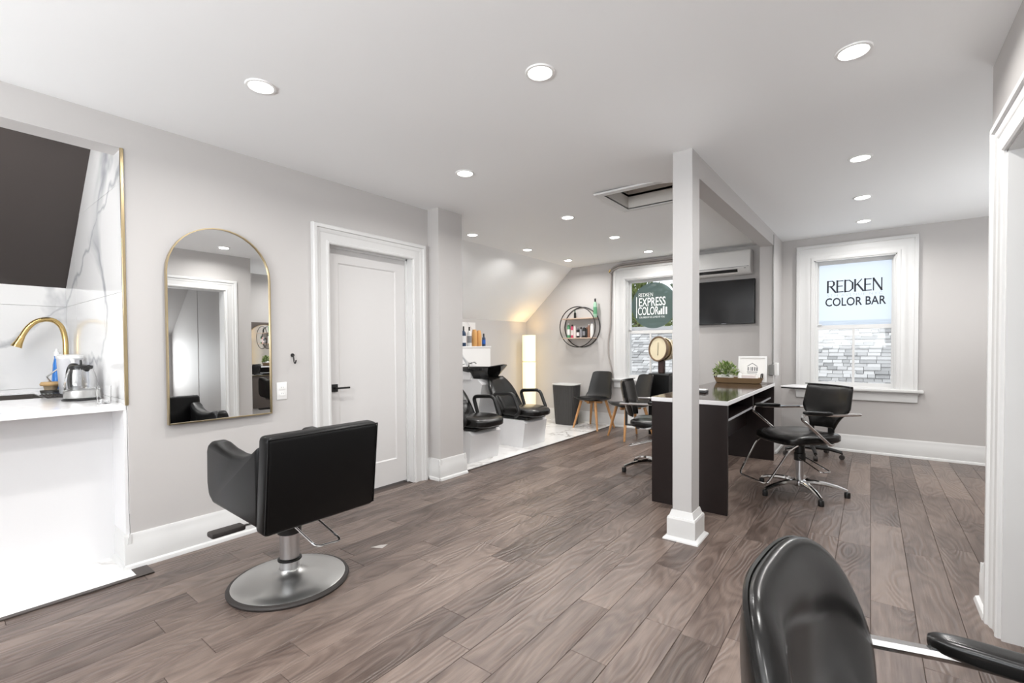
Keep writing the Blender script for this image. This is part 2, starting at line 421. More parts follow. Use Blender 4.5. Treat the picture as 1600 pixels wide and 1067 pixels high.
# walls
wl = MB()
wl.box((AX-.15, REAR, 0), (AX, -1.3, H+.1)).box((AX-.15, -1.3, 2.312), (AX, .73, H+.1)).box((AX-.15, .73, 0), (AX, 1.948, H+.1))
wl.box((AX-.15, 1.948, 2.013), (AX, 2.755, H+.1)).box((AX-.15, 2.755, 0), (AX, 3.248, H+.1))
wl.box((AX, 2.945, 0), (-3.107, 3.248, H+.05))
struct('wall_left', wl, wall_m)
wn = MB(); wn.box((-4.9, 3.1, -.02), (AX-.15, 3.248, H+.1)); struct('wall_alcove_near', wn, wall_m)
wk = MB(); wk.box((-4.87, 3.11, -.02), (-4.741, BY+.1, 1.66)); struct('wall_alcove', wk, wall_m)
W1 = (-2.905, -2.185, .725, 2.205); W2 = (-.533, .220, .725, 2.205)     # window openings x0,x1,z0,z1
wb = MB(); YB = BY+.2
for a, b_ in ((-4.9, W1[0]), (W1[1], W2[0]), (W2[1], RECESS+.15)): wb.box((a, BY, 0), (b_, YB, H+.1))
for W in (W1, W2): wb.box((W[0], BY, 0), (W[1], YB, W[2])).box((W[0], BY, W[3]), (W[1], YB, H+.1))
struct('wall_back', wb, wall_m)
SX0, SX1, SY = -1.006, -.866, 5.93
ws = MB(); ws.box((SX0, SY, 0), (SX1, BY+.02, H+.05)); struct('wall_partition', ws, wall_m)
wr = MB(); OY0, OY1, OZ = 1.70, 2.72, 2.005
wr.box((RX, 1.56, 0), (RX+.14, OY0, H+.1)).box((RX+.14, 1.56, 0), (1.40, 1.68, H+.1)).box((1.40, REAR, 0), (1.54, 1.68, H+.1)).box((RX, OY0, OZ), (RX+.14, OY1, H+.1)).box((RX, OY1, 0), (RX+.14, RY, H+.1))
wr.box((RX+.14, RY-.14, 0), (RECESS, RY, H+.1))
struct('wall_right', wr, wall_m)
wc = MB(); wc.box((RECESS, RY-.14, 0), (RECESS+.14, YB, H+.1)); struct('wall_recess', wc, wall_m)
wz = MB(); wz.box((AX-.15, REAR-.15, 0), (-2.75, REAR, H+.1)).box((.35, REAR-.15, 0), (1.54, REAR, H+.1)).box((-2.75, REAR-.15, 0), (.35, REAR, .68)).box((-2.75, REAR-.15, 2.22), (.35, REAR, H+.1))
struct('wall_rear', wz, wall_m)
# side room seen through the doorway (and in the mirror)
so = MB(); so.box((3.0, 1.5, 0), (3.1, 3.0, H)).box((1.54, 1.56, 0), (3.0, 1.68, H)).box((RECESS+.14, RY-.145, 0), (3.0, 3.0, H)).box((1.9, 1.56, H), (3.1, 3.0, H+.05))
so.prism([(1.9, H), (3.0, 1.45), (3.0, H)], 'y', 1.68, 2.95)
struct('wall_side_room', so, wall_m)
sp = MB(); sp.box((1.55, 2.25, 0), (2.3, 2.32, 1.05), .004, 1).box((1.55, 2.25, 1.62), (2.3, 2.32, 1.68)).box((1.55, 2.25, 1.05), (1.6, 2.32, 1.62)).box((1.86, 2.25, 1.05), (1.9, 2.32, 1.62)).box((2.25, 2.25, 1.05), (2.3, 2.32, 1.62))
sp.use(1).box((1.62, 2.27, 1.07), (1.84, 2.3, 1.6))
struct('wall_side_room_partition', sp, [trim_m, dark_slope_m])

# kitchen niche: back wall, side wall, dark slope
NX, NY = -4.80, .73
nb = MB(); nb.box((NX-.1, -1.4, 0), (NX-.008, NY+.1, 1.75)); niche_back = struct('wall_niche_back', nb, grout_m)
ns = MB(); ns.box((NX-.1, NY+.008, 0), (AX-.15, NY+.1, H+.1)); niche_side = struct('wall_niche_side', ns, grout_m)
nl = MB(); nl.box((NX-.1, -1.45, 0), (AX-.15, -1.3, H+.1)); struct('wall_niche_end', nl, wall_m)
nd = MB(); nd.prism([(-3.87, H+.06), (-4.83, 1.648), (-4.95, 1.648), (-4.95, 1.9), (-3.87, H+.2)], 'y', -1.3, NY+.02); nd.box((-3.9, -1.3, H+.04), (AX-.14, NY+.02, H+.06))
struct('ceiling_niche_slope', nd, dark_slope_m)
zr = [.91, .934, 1.534, 1.68]
def wtile(lo, hi, parent): b = MB(); b.box(lo, hi, .0008, 1); b.build('tile', marble_m, parent)
for z0, z1 in ((.3, .934), (.934, 1.534), (1.534, 1.70)):
    y = NY
    while y > -1.3:
        ya = max(-1.3, y-1.2); wtile((NX-.008, ya+.001, z0+.001), (NX, y-.001, z1-.001), niche_back); y = ya
for z0, z1 in ((.3, .934), (.934, 1.534), (1.534, 2.134), (2.134, 2.5)):
    x = AX-.002
    while x > NX:
        xa = max(NX, x-1.2)
        # keep the tile under the slope
        zt = z1-.001
        b = MB(); pts = [(xa+.001, z0+.001), (x-.001, z0+.001)]
        lim = lambda q: 1.665+(q-NX)*.9365
        if lim(x) > z0+.02:
            pts.append((x-.001, min(zt, lim(x))))
            xc = NX+(zt-1.665)/.9365
            if xa < xc < x: pts.append((xc, zt))
            pts.append((xa+.001, max(z0+.002, min(zt, lim(xa)))))
            b.prism(pts, 'y', NY-.004, NY+.008); b.build('tile', marble_m, niche_side)
        x = xa
gt = MB(); gt.box((AX-.006, NY-.012, .905), (AX+.007, NY+.004, 2.312), .002, 1); struct('trim_4', gt, gold_m)

# column and beam
CX0, CX1, CY0, CY1 = -.987, -.866, 2.93, 3.08
co = MB(); co.box((CX0, CY0, 0), (CX1, CY1, 2.43), .003, 1); column = struct('column', co, mat('column_paint', (.51, .50, .495), .45, spec=.35))
def frustum(mb, o0, z0, o1, z1):
    a = [(CX0-o0, CY0-o0, z0), (CX1+o0, CY0-o0, z0), (CX1+o0, CY1+o0, z0), (CX0-o0, CY1+o0, z0)]
    b = [(CX0-o1, CY0-o1, z1), (CX1+o1, CY0-o1, z1), (CX1+o1, CY1+o1, z1), (CX0-o1, CY1+o1, z1)]
    mb._new(a+b, [(0, 3, 2, 1), (4, 5, 6, 7), (0, 1, 5, 4), (1, 2, 6, 5), (2, 3, 7, 6), (3, 0, 4, 7)])
cb = MB(); frustum(cb, .026, 0, .026, .13); frustum(cb, .026, .13, .022, .142); frustum(cb, .016, .142, .004, .182); cb.build('plinth', trim_m, column)
cb = MB(); frustum(cb, .048, 0, .046, .008); frustum(cb, .046, .008, .027, .022); cb.build('shoe_moulding', trim_m, column)
be = MB()
y0, y1 = CY0+.02, SY+.05
for (xa, xb) in ((CX0, CX1),):
    xa += .0015; xb -= .0015
    v = [(xa, y0, 2.272), (xb, y0, 2.272), (SX1-.0015, y1, 2.334), (SX0+.0015, y1, 2.334), (xa, y0, 2.46), (xb, y0, 2.46), (SX1-.0015, y1, 2.52), (SX0+.0015, y1, 2.52)]
    be._new(v, [(0, 3, 2, 1), (4, 5, 6, 7), (0, 1, 5, 4), (1, 2, 6, 5), (2, 3, 7, 6), (3, 0, 4, 7)])
struct('ceiling_beam', be, wall_m)

# baseboards
BBP = [(0, 0), (.04, 0), (.04, .006), (.034, .02), (.021, .026), (.021, .135), (.014, .146), (.014, .172), (.006, .19), (0, .19)]
def baseboard(name, runs):
    b = MB()
    for p0, p1, nrm in runs:
        p0, p1, nv = Vector((*p0, 0)), Vector((*p1, 0)), Vector((*nrm, 0)); d = (p1-p0); l = d.length; d.normalize()
        M = Matrix(((d.x, nv.x, 0, p0.x), (d.y, nv.y, 0, p0.y), (0, 0, 1, 0), (0, 0, 0, 1)))
        b.prism(BBP, 'x', 0, l, M)
    return struct(name, b, trim_m)
baseboard('baseboard_left', [((AX, .70), (AX, 1.81), (1, 0)), ((AX, 2.905), (AX, 2.945), (1, 0)), ((AX-.25, NY), (AX+.02, NY), (0, -1))])
baseboard('baseboard_pilaster', [((-3.107, 2.92), (-3.107, 3.275), (1, 0)), ((AX, 2.945), (-3.09, 2.945), (0, -1)), ((-3.25, 3.248), (-3.09, 3.248), (0, 1))])
baseboard('baseboard_back', [((-4.741, BY), (SX0, BY), (0, -1)), ((SX1, BY), (RECESS, BY), (0, -1))])
baseboard('baseboard_partition', [((SX1, SY-.02), (SX1, BY), (1, 0)), ((SX0-.02, SY), (SX1+.02, SY), (0, -1))])
baseboard('baseboard_alcove', [((-4.741, 5.4), (-4.741, BY), (1, 0))])
baseboard('baseboard_right', [((RX, OY1+.138), (RX, RY+.02), (-1, 0)), ((RX-.02, RY), (RECESS, RY), (0, 1)), ((1.40, REAR), (1.40, 1.56), (-1, 0)), ((RX, 1.56), (1.40, 1.56), (0, -1))])

# casings
def casing(mb, a0, a1, z0, z1, prof, M, closed_bottom=False):
    rows = []
    for u, d in prof:
        loc = [(a0-u, d, z0), (a0-u, d, z1+u), (a1+u, d, z1+u), (a1+u, d, z0)]
        rows.append([mb.bm.verts.new(M @ Vector(v)) for v in loc])
    for i in range(len(rows)-1):
        for j in range(3): mb.bm.faces.new((rows[i][j], rows[i][j+1], rows[i+1][j+1], rows[i+1][j]))
    for j in (0, 3): mb.bm.faces.new([r[j] for r in rows])
CASP = [(0, -.01), (0, .014), (.008, .02), (.02, .02), (.026, .015), (.075, .017), (.085, .024), (.105, .026), (.11, .036), (.132, .036), (.14, .028), (.14, -.01)]
M_LEFT = Matrix(((0, 1, 0, AX), (1, 0, 0, 0), (0, 0, 1, 0), (0, 0, 0, 1)))        # a -> y, d -> +x
M_RIGHT = Matrix(((0, -1, 0, RX), (1, 0, 0, 0), (0, 0, 1, 0), (0, 0, 0, 1)))
M_BACK = Matrix(((1, 0, 0, 0), (0, -1, 0, BY), (0, 0, 1, 0), (0, 0, 0, 1)))
c = MB(); casing(c, 1.948, 2.755, 0, 2.0, CASP, M_LEFT); struct('trim_5', c, trim_m, 30)
c = MB(); casing(c, OY0, OY1, 0, OZ-.01, CASP, M_RIGHT); struct('trim_6', c, trim_m, 30)
c = MB(); c.box((RX-.004, OY1-.018, 0), (RX+.15, OY1+.002, OZ)).box((RX-.004, OY0-.002, 0), (RX+.15, OY0+.018, OZ)).box((RX-.004, OY0, OZ-.018), (RX+.15, OY1, OZ+.002)); struct('trim_7', c, trim_m)

# closed panel door in the left wall
c = MB(); c.box((AX-.15, 1.942, 0), (AX+.004, 1.955, 2.02)).box((AX-.15, 2.748, 0), (AX+.004, 2.76, 2.02)).box((AX-.15, 1.948, 2.006), (AX+.004, 2.755, 2.02))
c.box((AX-.075, 1.955, 0), (AX-.06, 1.968, 2.006)).box((AX-.075, 2.735, 0), (AX-.06, 2.748, 2.006)).box((AX-.075, 1.955, 1.99), (AX-.06, 2.748, 2.006)); struct('trim_8', c, trim_m)
DX = AX-.079; dy0, dy1, dz0, dz1 = 1.957, 2.746, .018, 2.0
d1 = MB(); d1.box((DX-.04, dy0, dz0), (DX-.008, dy1, dz1))
for lo, hi in (((dy0, dz0), (dy0+.115, dz1)), ((dy1-.115, dz0), (dy1, dz1)), ((dy0+.115, dz0), (dy1-.115, dz0+.21)), ((dy0+.115, dz1-.115), (dy1-.115, dz1))):
    d1.box((DX-.008, lo[0], lo[1]), (DX, hi[0], hi[1]))
door = struct('door_1', d1, door_m)
pn = MB()
a0, a1, z0, z1 = dy0+.115, dy1-.115, dz0+.21, dz1-.115
def bevel_frame(mb, x0, a0, a1, z0, z1, w, x1):
    o = [(x0, a0, z0), (x0, a1, z0), (x0, a1, z1), (x0, a0, z1)]; i = [(x1, a0+w, z0+w), (x1, a1-w, z0+w), (x1, a1-w, z1-w), (x1, a0+w, z1-w)]
    mb._new(o+i, [(j, (j+1) % 4, 4+(j+1) % 4, 4+j) for j in range(4)]+[(4, 5, 6, 7)])
bevel_frame(pn, DX, a0, a1, z0, z1, .010, DX-.0078); pn.build('panel', door_m, door, 0)
hd = MB(); hd.box((DX, 2.0, .87), (DX+.01, 2.055, .93), .002, 1); hd.tube([(DX+.008, 2.0275, .90), (DX+.05, 2.0275, .90)], .009, 10); hd.box((DX+.042, 2.018, .893), (DX+.056, 2.135, .907), .002, 1)
tag(hd.build('handle', blackp_m, door), 'black square lever handle')

# windows
WCAS = [(0, -.01), (0, .016), (.012, .022), (.03, .022), (.036, .016), (.08, .018), (.1, .03), (.14, .032), (.148, .04), (.176, .04), (.18, .03), (.18, -.01)]
def window(name, W):
    x0, x1, z0, z1 = W
    f = MB(); f.box((x0-.01, BY-.005, z0), (x0+.012, YB, z1)).box((x1-.012, BY-.005, z0), (x1+.01, YB, z1)).box((x0, BY-.005, z1-.012), (x1, YB, z1+.01)).box((x0-.01, BY, z0-.02), (x1+.01, YB+.04, z0+.012))
    f.box((x0+.012, BY+.032, z0), (x0+.028, BY+.05, z1)).box((x1-.028, BY+.032, z0), (x1-.012, BY+.05, z1))
    root = struct(name, f, trim_m)
    c = MB(); casing(c, x0, x1, z0-.01, z1, WCAS, M_BACK); c.build('casing', trim_m, root, 30)
    zm = 1.415
    def sash(nm, za, zb, y, bot, top, mid):
        s = MB(); xa, xb = x0+.012, x1-.012; st = .03
        s.box((xa, y, za), (xa+st, y+.035, zb)).box((xb-st, y, za), (xb, y+.035, zb)).box((xa+st, y, za), (xb-st, y+.035, za+bot)).box((xa+st, y, zb-top), (xb-st, y+.035, zb))
        if mid: s.box(((xa+xb)/2-.012, y+.004, za+bot), ((xa+xb)/2+.012, y+.03, zb-top))
        so_ = s.build(nm, trim_m, root)
        panes = [(xa+st, (xa+xb)/2-.012), ((xa+xb)/2+.012, xb-st)] if mid else [(xa+st, xb-st)]
        return so_, panes, za+bot, zb-top, y
    up = sash('upper_sash', zm-.02, z1-.012, BY+.09, .04, .035, False)
    lo = sash('lower_sash', z0+.012, zm+.03, BY+.05, .045, .045, True)
    s = MB(); s.box((x0-.225, BY-.062, z0-.028), (x1+.225, BY+.05, z0+.003), .006, 2); s.build('sill', trim_m, root)
    s = MB(); s.box((x0-.18, BY-.022, z0-.135), (x1+.18, BY, z0-.028), .004, 1).box((x0-.19, BY-.03, z0-.05), (x1+.19, BY, z0-.028), .003, 1); s.build('apron', trim_m, root)
    lk = MB(); lk.box((x0+.03, BY+.035, zm+.03), (x0+.075, BY+.06, zm+.042), .003, 1); lk.build('sash_lock', steel_m, root)
    return root, up, lo
pane_m = bpy.data.materials.new('window_pane'); pane_m.use_nodes = True
def pane_nodes(m, tint=(1, 1, 1), gloss=.015):
    t = m.node_tree; t.nodes.clear(); o = t.nodes.new('ShaderNodeOutputMaterial')
    tr = t.nodes.new('ShaderNodeBsdfTransparent'); tr.inputs[0].default_value = (*tint, 1)
    gl = t.nodes.new('ShaderNodeBsdfGlossy'); gl.inputs['Roughness'].default_value = .02; mx = t.nodes.new('ShaderNodeMixShader'); mx.inputs[0].default_value = gloss
    t.links.new(tr.outputs[0], mx.inputs[1]); t.links.new(gl.outputs[0], mx.inputs[2]); t.links.new(mx.outputs[0], o.inputs[0])
pane_nodes(pane_m)
film_m = bpy.data.materials.new('frosted_film'); film_m.use_nodes = True
def film_nodes(m):
    t = m.node_tree; t.nodes.clear(); o = t.nodes.new('ShaderNodeOutputMaterial')
    tl = t.nodes.new('ShaderNodeBsdfTranslucent'); tl.inputs[0].default_value = (.82, .90, 1, 1)
    tr = t.nodes.new('ShaderNodeBsdfTransparent'); tr.inputs[0].default_value = (1, 1, 1, 1); mx = t.nodes.new('ShaderNodeMixShader'); mx.inputs[0].default_value = .22
    t.links.new(tl.outputs[0], mx.inputs[1]); t.links.new(tr.outputs[0], mx.inputs[2]); t.links.new(mx.outputs[0], o.inputs[0])
film_nodes(film_m)
decal_m = bpy.data.materials.new('smoked_decal'); decal_m.use_nodes = True; pane_nodes(decal_m, (.50, .55, .54), .05)
def decal_nodes(m):
    t = m.node_tree; out = [n for n in t.nodes if n.type == 'OUTPUT_MATERIAL'][0]; src = out.inputs[0].links[0].from_socket
    d = t.nodes.new('ShaderNodeBsdfDiffuse'); d.inputs[0].default_value = (.10, .13, .125, 1); tl = t.nodes.new('ShaderNodeBsdfTranslucent'); tl.inputs[0].default_value = (.16, .20, .19, 1)
    a = t.nodes.new('ShaderNodeAddShader'); t.links.new(d.outputs[0], a.inputs[0]); t.links.new(tl.outputs[0], a.inputs[1])
    mx = t.nodes.new('ShaderNodeMixShader'); mx.inputs[0].default_value = .45; t.links.new(src, mx.inputs[1]); t.links.new(a.outputs[0], mx.inputs[2]); t.links.new(mx.outputs[0], out.inputs[0])
decal_nodes(decal_m)
win1, up1, lo1 = window('window_1', W1)
win2, up2, lo2 = window('window_2', W2)
for root, up, lo in ((win1, up1, lo1), (win2, up2, lo2)):
    for so_, panes, za, zb, y in (up, lo):
        for xa, xb in panes:
            p = MB(); p.box((xa-.004, y+.015, za-.004), (xb+.004, y+.019, zb+.004)); p.build('pane', pane_m, so_)
# frosted film with lettering on the right window's upper sash
so_, panes, za, zb, y = up2; xa, xb = panes[0]
f = MB(); f.quad((xa, y+.0135, za), (xb, y+.0135, za), (xb, y+.0135, zb), (xa, y+.0135, zb)); tag(f.build('film', film_m, so_), 'pale frosted film')
def stroke_word(word, x, z, h, wd, y, m, name, parent, gap=.30):
    """thin-and-thick roman capitals from strokes"""
    V, T = .13*h, .075*h
    G = {'R': [((0, 0), (0, 1), V), ((0, 1), (.5, 1), T), ((.5, 1), (.66, .88), T*1.3), ((.66, .88), (.66, .66), V), ((.66, .66), (.5, .53), T*1.3), ((.5, .53), (0, .53), T), ((.3, .53), (.85, 0), V)],
         'E': [((0, 0), (0, 1), V), ((0, .97), (.62, .97), T), ((0, .52), (.55, .52), T), ((0, .03), (.64, .03), T)],
         'D': [((0, 0), (0, 1), V), ((0, .97), (.45, .97), T), ((.45, .97), (.78, .75), T*1.2), ((.78, .76), (.78, .24), V), ((.78, .25), (.45, .03), T*1.2), ((.45, .03), (0, .03), T)],
         'K': [((0, 0), (0, 1), V), ((.02, .45), (.68, 1), T), ((.25, .6), (.85, 0), V)],
         'N': [((0, 0), (0, 1), T*1.1), ((0, 1), (.82, 0), V), ((.82, 0), (.82, 1), T*1.1)]}
    ADV = {'R': .9, 'E': .72, 'D': .92, 'K': .9, 'N': .92}
    tot = sum(ADV[c]+gap*.4 for c in word); sx = wd/tot; b = MB(); cx = x
    for ch in word:
        for (p, q, th) in G[ch]:
            p, q = Vector((cx+p[0]*sx, z+p[1]*h)), Vector((cx+q[0]*sx, z+q[1]*h)); d = (q-p).normalized(); n = Vector((-d.y, d.x))*th/2; p -= d*th*.3; q += d*th*.3
            b.prism([tuple(p+n), tuple(p-n), tuple(q-n), tuple(q+n)], 'y', y, y+.001)
        cx += (ADV[ch]+gap*.4)*sx
    return b.build(name, m, parent, 0)
LY = y+.0115
wgl = xb-xa
stroke_word('REDKEN', xa+.085, 1.83, .135, wgl-.15, LY, ink_m, 'lettering', so_)
text_mesh('5TH AVENUE NYC', .042, print_m, Matrix.Translation(((xa+xb)/2, LY, 1.795)) @ WALL_TXT, 'lettering', so_, 1.25, -.0012, .0004, 1.25)
text_mesh('COLOR BAR', .135, ink_m, Matrix.Translation(((xa+xb)/2+.005, LY, 1.712)) @ WALL_TXT, 'lettering', so_, .75, .002)
# round smoked decal with lettering on the left window's upper sash
so_, panes, za, zb, y = up1; xa, xb = panes[0]; LY = y+.0115
c0 = P('y', LY, 1021, 477); dc = MB(); dc.lathe([(0, 0), (.335, 0), (.335, .0008), (0, .0008)], n=48, M=Matrix.Translation((c0.x, y+.0145, c0.z)) @ Matrix.Rotation(R(90), 4, 'X')); tag(dc.build('decal', decal_m, so_), 'round smoked decal')
tl, br = P('y', LY, 997, 464), P('y', LY, 1041, 495)
tw = br.x-tl.x; tx = (tl.x+br.x)/2
stroke_word('REDKEN', tl.x+.012, P('y', LY, 1009, 463.3).z, .05, tw*.52, LY, whiteprint_m, 'lettering', so_)
text_mesh('EXPRESS', .178, whiteprint_m, Matrix.Translation((tx, LY, P('y', LY, 1018, 472).z)) @ WALL_TXT, 'lettering', so_, tw/.60*.871, .0015)
text_mesh('COLOR', .17, whiteprint_m, Matrix.Translation((tx-tw*.14, LY, P('y', LY, 1014, 486.3).z)) @ WALL_TXT, 'lettering', so_, tw*.70/.50*.912, .0015)
text_mesh('COLORED BY US. LOVED BY YOU.', .036, whiteprint_m, Matrix.Translation((tx, LY, P('y', LY, 1018, 495.5).z)) @ WALL_TXT, 'lettering', so_, tw/.60)
ic = MB(); zb0 = P('y', LY, 1033, 491).z
for i, (bx_, hh) in enumerate(((.0, .055), (.03, .085), (.062, .115), (.10, .105))): ic.box((tl.x+tw*.74+bx_, LY, zb0), (tl.x+tw*.74+bx_+.022, LY+.001, zb0+hh))
ic.build('emblem', whiteprint_m, so_)
vb = MB(); vb.box((tl.x-.03, LY, br.z), (tl.x-.018, LY+.001, tl.z)); vb.build('emblem', whiteprint_m, so_)

# ------------------------------------------------------------------ recessed ceiling lights
LBL = [((-2.34, 1.06), 'recessed ceiling light nearest the arched mirror, leftmost on the ceiling'),
       ((-1.216, 1.80), 'large bright recessed ceiling light at the top centre of the picture'),
       ((-.067, 2.508), 'recessed ceiling light nearest the right-hand doorway, largest on the right'),
       ((-2.345, 2.492), 'recessed ceiling light above the white panel door'),
       ((-2.36, 3.964), 'recessed ceiling light left of the attic hatch'),
       ((-2.36, 5.019), 'recessed ceiling light behind the attic hatch, second in its row from the back'),
       ((-2.36, 6.05), 'small recessed ceiling light right before the window with the round decal'),
       ((-.064, 3.955), 'second recessed ceiling light of the right-hand row'),
       ((-.064, 5.014), 'third recessed ceiling light of the right-hand row'),
       ((-.064, 5.98), 'farthest recessed ceiling light of the right-hand row, before the frosted window'),
       ((-3.56, 3.897), 'recessed ceiling light beside the wall pilaster over the first wash unit'),
       ((-3.55, 4.941), 'middle recessed ceiling light over the wash alcove'),
       ((-3.52, 5.92), 'farthest recessed ceiling light over the wash alcove, by the sloped ceiling')]
ring = MB(); ring.lathe([(.052, -.002), (.056, -.007), (.066, -.006), (.069, 0), (.052, .0)], n=28, caps=False); ring_me = ring.mesh('trim_ring', plastic_w)
lens = MB(); lens.lathe([(0, -.0035), (.052, -.0035), (.052, .0), (0, .0)], n=28, caps=False); lens_me = lens.mesh('lens', lamp_emit_m)
pot = bpy.data.lights.new('recessed_lamp', 'AREA'); pot.shape = 'DISK'; pot.size = .10; pot.energy = POT_W; pot.spread = R(160); pot.color = (1, .98, .955)
def pot_light(x, y, label):
    t = thing('ceiling_light', (x, y, ceil_z(x, y)), label, 'ceiling light', group='recessed ceiling lights')
    link('trim_ring', ring_me, t); link('lens', lens_me, t)
    o = link('lamp_source', pot, t); o.location = (0, 0, -.012)
for (x, y), lb in LBL: pot_light(x, y, lb)
for x, y, lb in ((-2.34, -.4, 'recessed ceiling light before the kitchen niche, out of view'), (-1.216, -.2, 'recessed ceiling light overhead the viewer, out of view'), (-.067, 1.06, 'recessed ceiling light by the right doorway, out of view'), (-.067, -.6, 'recessed ceiling light in the rear right corner, out of view'), (-1.216, -1.7, 'recessed ceiling light by the rear window, out of view'), (1.1, 3.955, 'recessed ceiling light in the right recess, out of view'), (1.1, 5.4, 'recessed ceiling light in the right recess by the back wall, out of view')):
    pot_light(x, y, lb)

# ------------------------------------------------------------------ chair builders (local +X = the way the sitter faces)
def shell(mb, z0, z1, hw, T, curve=0.0, lean=0.0, x0=0.0, nu=14, nv=14, p=6, xf=None, M=None, yref=None):
    """padded panel standing in the local YZ plane: half width hw(z), thickness T, rounded rim"""
    front, back = [], []
    for j in range(nv+1):
        tt = -math.cos(math.pi*j/nv); z = z0+(z1-z0)*(tt+1)/2
        rf, rb = [], []
        for i in range(nu+1):
            u = -math.cos(math.pi*i/nu); y = u*hw(z)
            x = x0 + (curve*u*u if yref is None else curve*(y/yref)**2) + lean*(z-z0) + (xf(u, z) if xf else 0)
            t = T*max(0, (1-abs(u)**p)*(1-abs(tt)**p))**.5
            rf.append(Vector((x+t/2, y, z))); rb.append(Vector((x-t/2, y, z)))
        front.append(rf); back.append(rb)
    for g in (front, back):
        vs = [(M @ v) if M else v for r in g for v in r]
        mb._new(vs, [(j*(nu+1)+i, j*(nu+1)+i+1, (j+1)*(nu+1)+i+1, (j+1)*(nu+1)+i) for j in range(nv) for i in range(nu)])
    return mb
def bevel_prism(mb, poly, ax, lo, hi, r, seg=2):
    b = MB(); b.prism(poly, ax, lo, hi); bmesh.ops.recalc_face_normals(b.bm, faces=b.bm.faces[:])
    es = [e for e in b.bm.edges if len(e.link_faces) == 2 and (e.calc_face_angle(0) > .6)]
    bmesh.ops.bevel(b.bm, geom=es, offset=r, segments=seg, affect='EDGES', profile=.5); mb._merge(b.bm); return mb

def styling_chair(name, loc, rz, label, fp=None):
    t = thing(name, loc, label, 'chair', rz)
    b = MB(); b.lathe([(0, .004), (.272, .004), (.276, .018), (.262, .027), (.20, .034), (.10, .046), (.062, .062), (.052, .075), (0, .075)], n=48); b.build('base_plate', steel_m, t)
    b = MB(); b.lathe([(.255, 0), (.288, 0), (.291, .010), (.286, .018), (.268, .022), (.255, .018)], n=48, caps=False); b.build('rubber_ring', rubber_m, t)
    b = MB(); b.lathe([(.047, .06), (.047, .27), (0, .27)], n=24); b.build('piston', cyl_m, t)
    b = MB(); b.lathe([(.049, .115), (.058, .118), (.058, .126), (.049, .13)], n=24, caps=False); b.build('collar', blackp_m, t)
    b = MB(); b.lathe([(.05, .255), (.058, .26), (.06, .3), (.066, .34), (.066, .42), (0, .42)], n=24); b.build('pump_sleeve', blackp_m, t)
    b = MB(); b.tube(fillet([(-.03, .045, .36), (-.255, .0, .245), (-.285, -.12, .245), (-.06, -.07, .36)], .03), .0055, 8); b.build('pump_lever', chrome_m, t)
    b = MB(); b.superbox((.02, 0, .49), (.25, .215, .075), 7, 6); b.build('seat', leather_m, t)
    b = MB(); b.box((-.2, -.2, .395), (.2, .2, .42), .006, 1); b.build('seat_plate', blackp_m, t)
    arm = [(-.275, .418), (.20, .442), (.255, .475), (.272, .54), (.27, .70), (.255, .735), (.22, .752), (.16, .748), (.08, .728), (-.02, .715), (-.12, .72), (-.2, .745), (-.275, .79)]
    for s_ in (-1, 1):
        b = MB(); bevel_prism(b, arm, 'y', s_*.24-.043, s_*.24+.043, .022, 3); b.build('armrest', leather_m, t, 50)
    b = MB()
    M = Matrix.Translation((-.31, 0, .615)) @ Matrix.Rotation(R(-6), 4, 'Y')
    b.box((-.045, -.284, -.218), (.045, .284, .222), .024, 3, M); b.build('backrest', leather_m, t, 60)
    b = MB(); b.tube([M @ Vector(p) for p in ((-.04, -.278, -.2), (-.04, -.278, .214), (-.04, .278, .214), (-.04, .278, -.2))], .004, 6, True); b.build('piping', leather_m, t)
    b = MB(); b.tube(fillet([(.15, 0, .40), (.28, 0, .33), (.36, 0, .235)], .05), .011, 8); b.tube([(.36, -.17, .232), (.36, .17, .232)], .009, 8); b.build('footrest_bar', chrome_m, t)
    for s_ in (-1, 1): b = MB(); b.box((.325, s_*.155-.085, .215), (.40, s_*.155+.085, .245), .011, 2); b.build('footrest_pad', rubber_m, t)
    return t
styling_chair('styling_chair', (-2.39, 1.19, 0), R(181), 'boxy black leather styling chair on a round steel base before the arched mirror')
styling_chair('styling_chair', (.98, 3.78, 0), R(5), 'black leather styling chair in the right recess, seen only in the arched mirror')

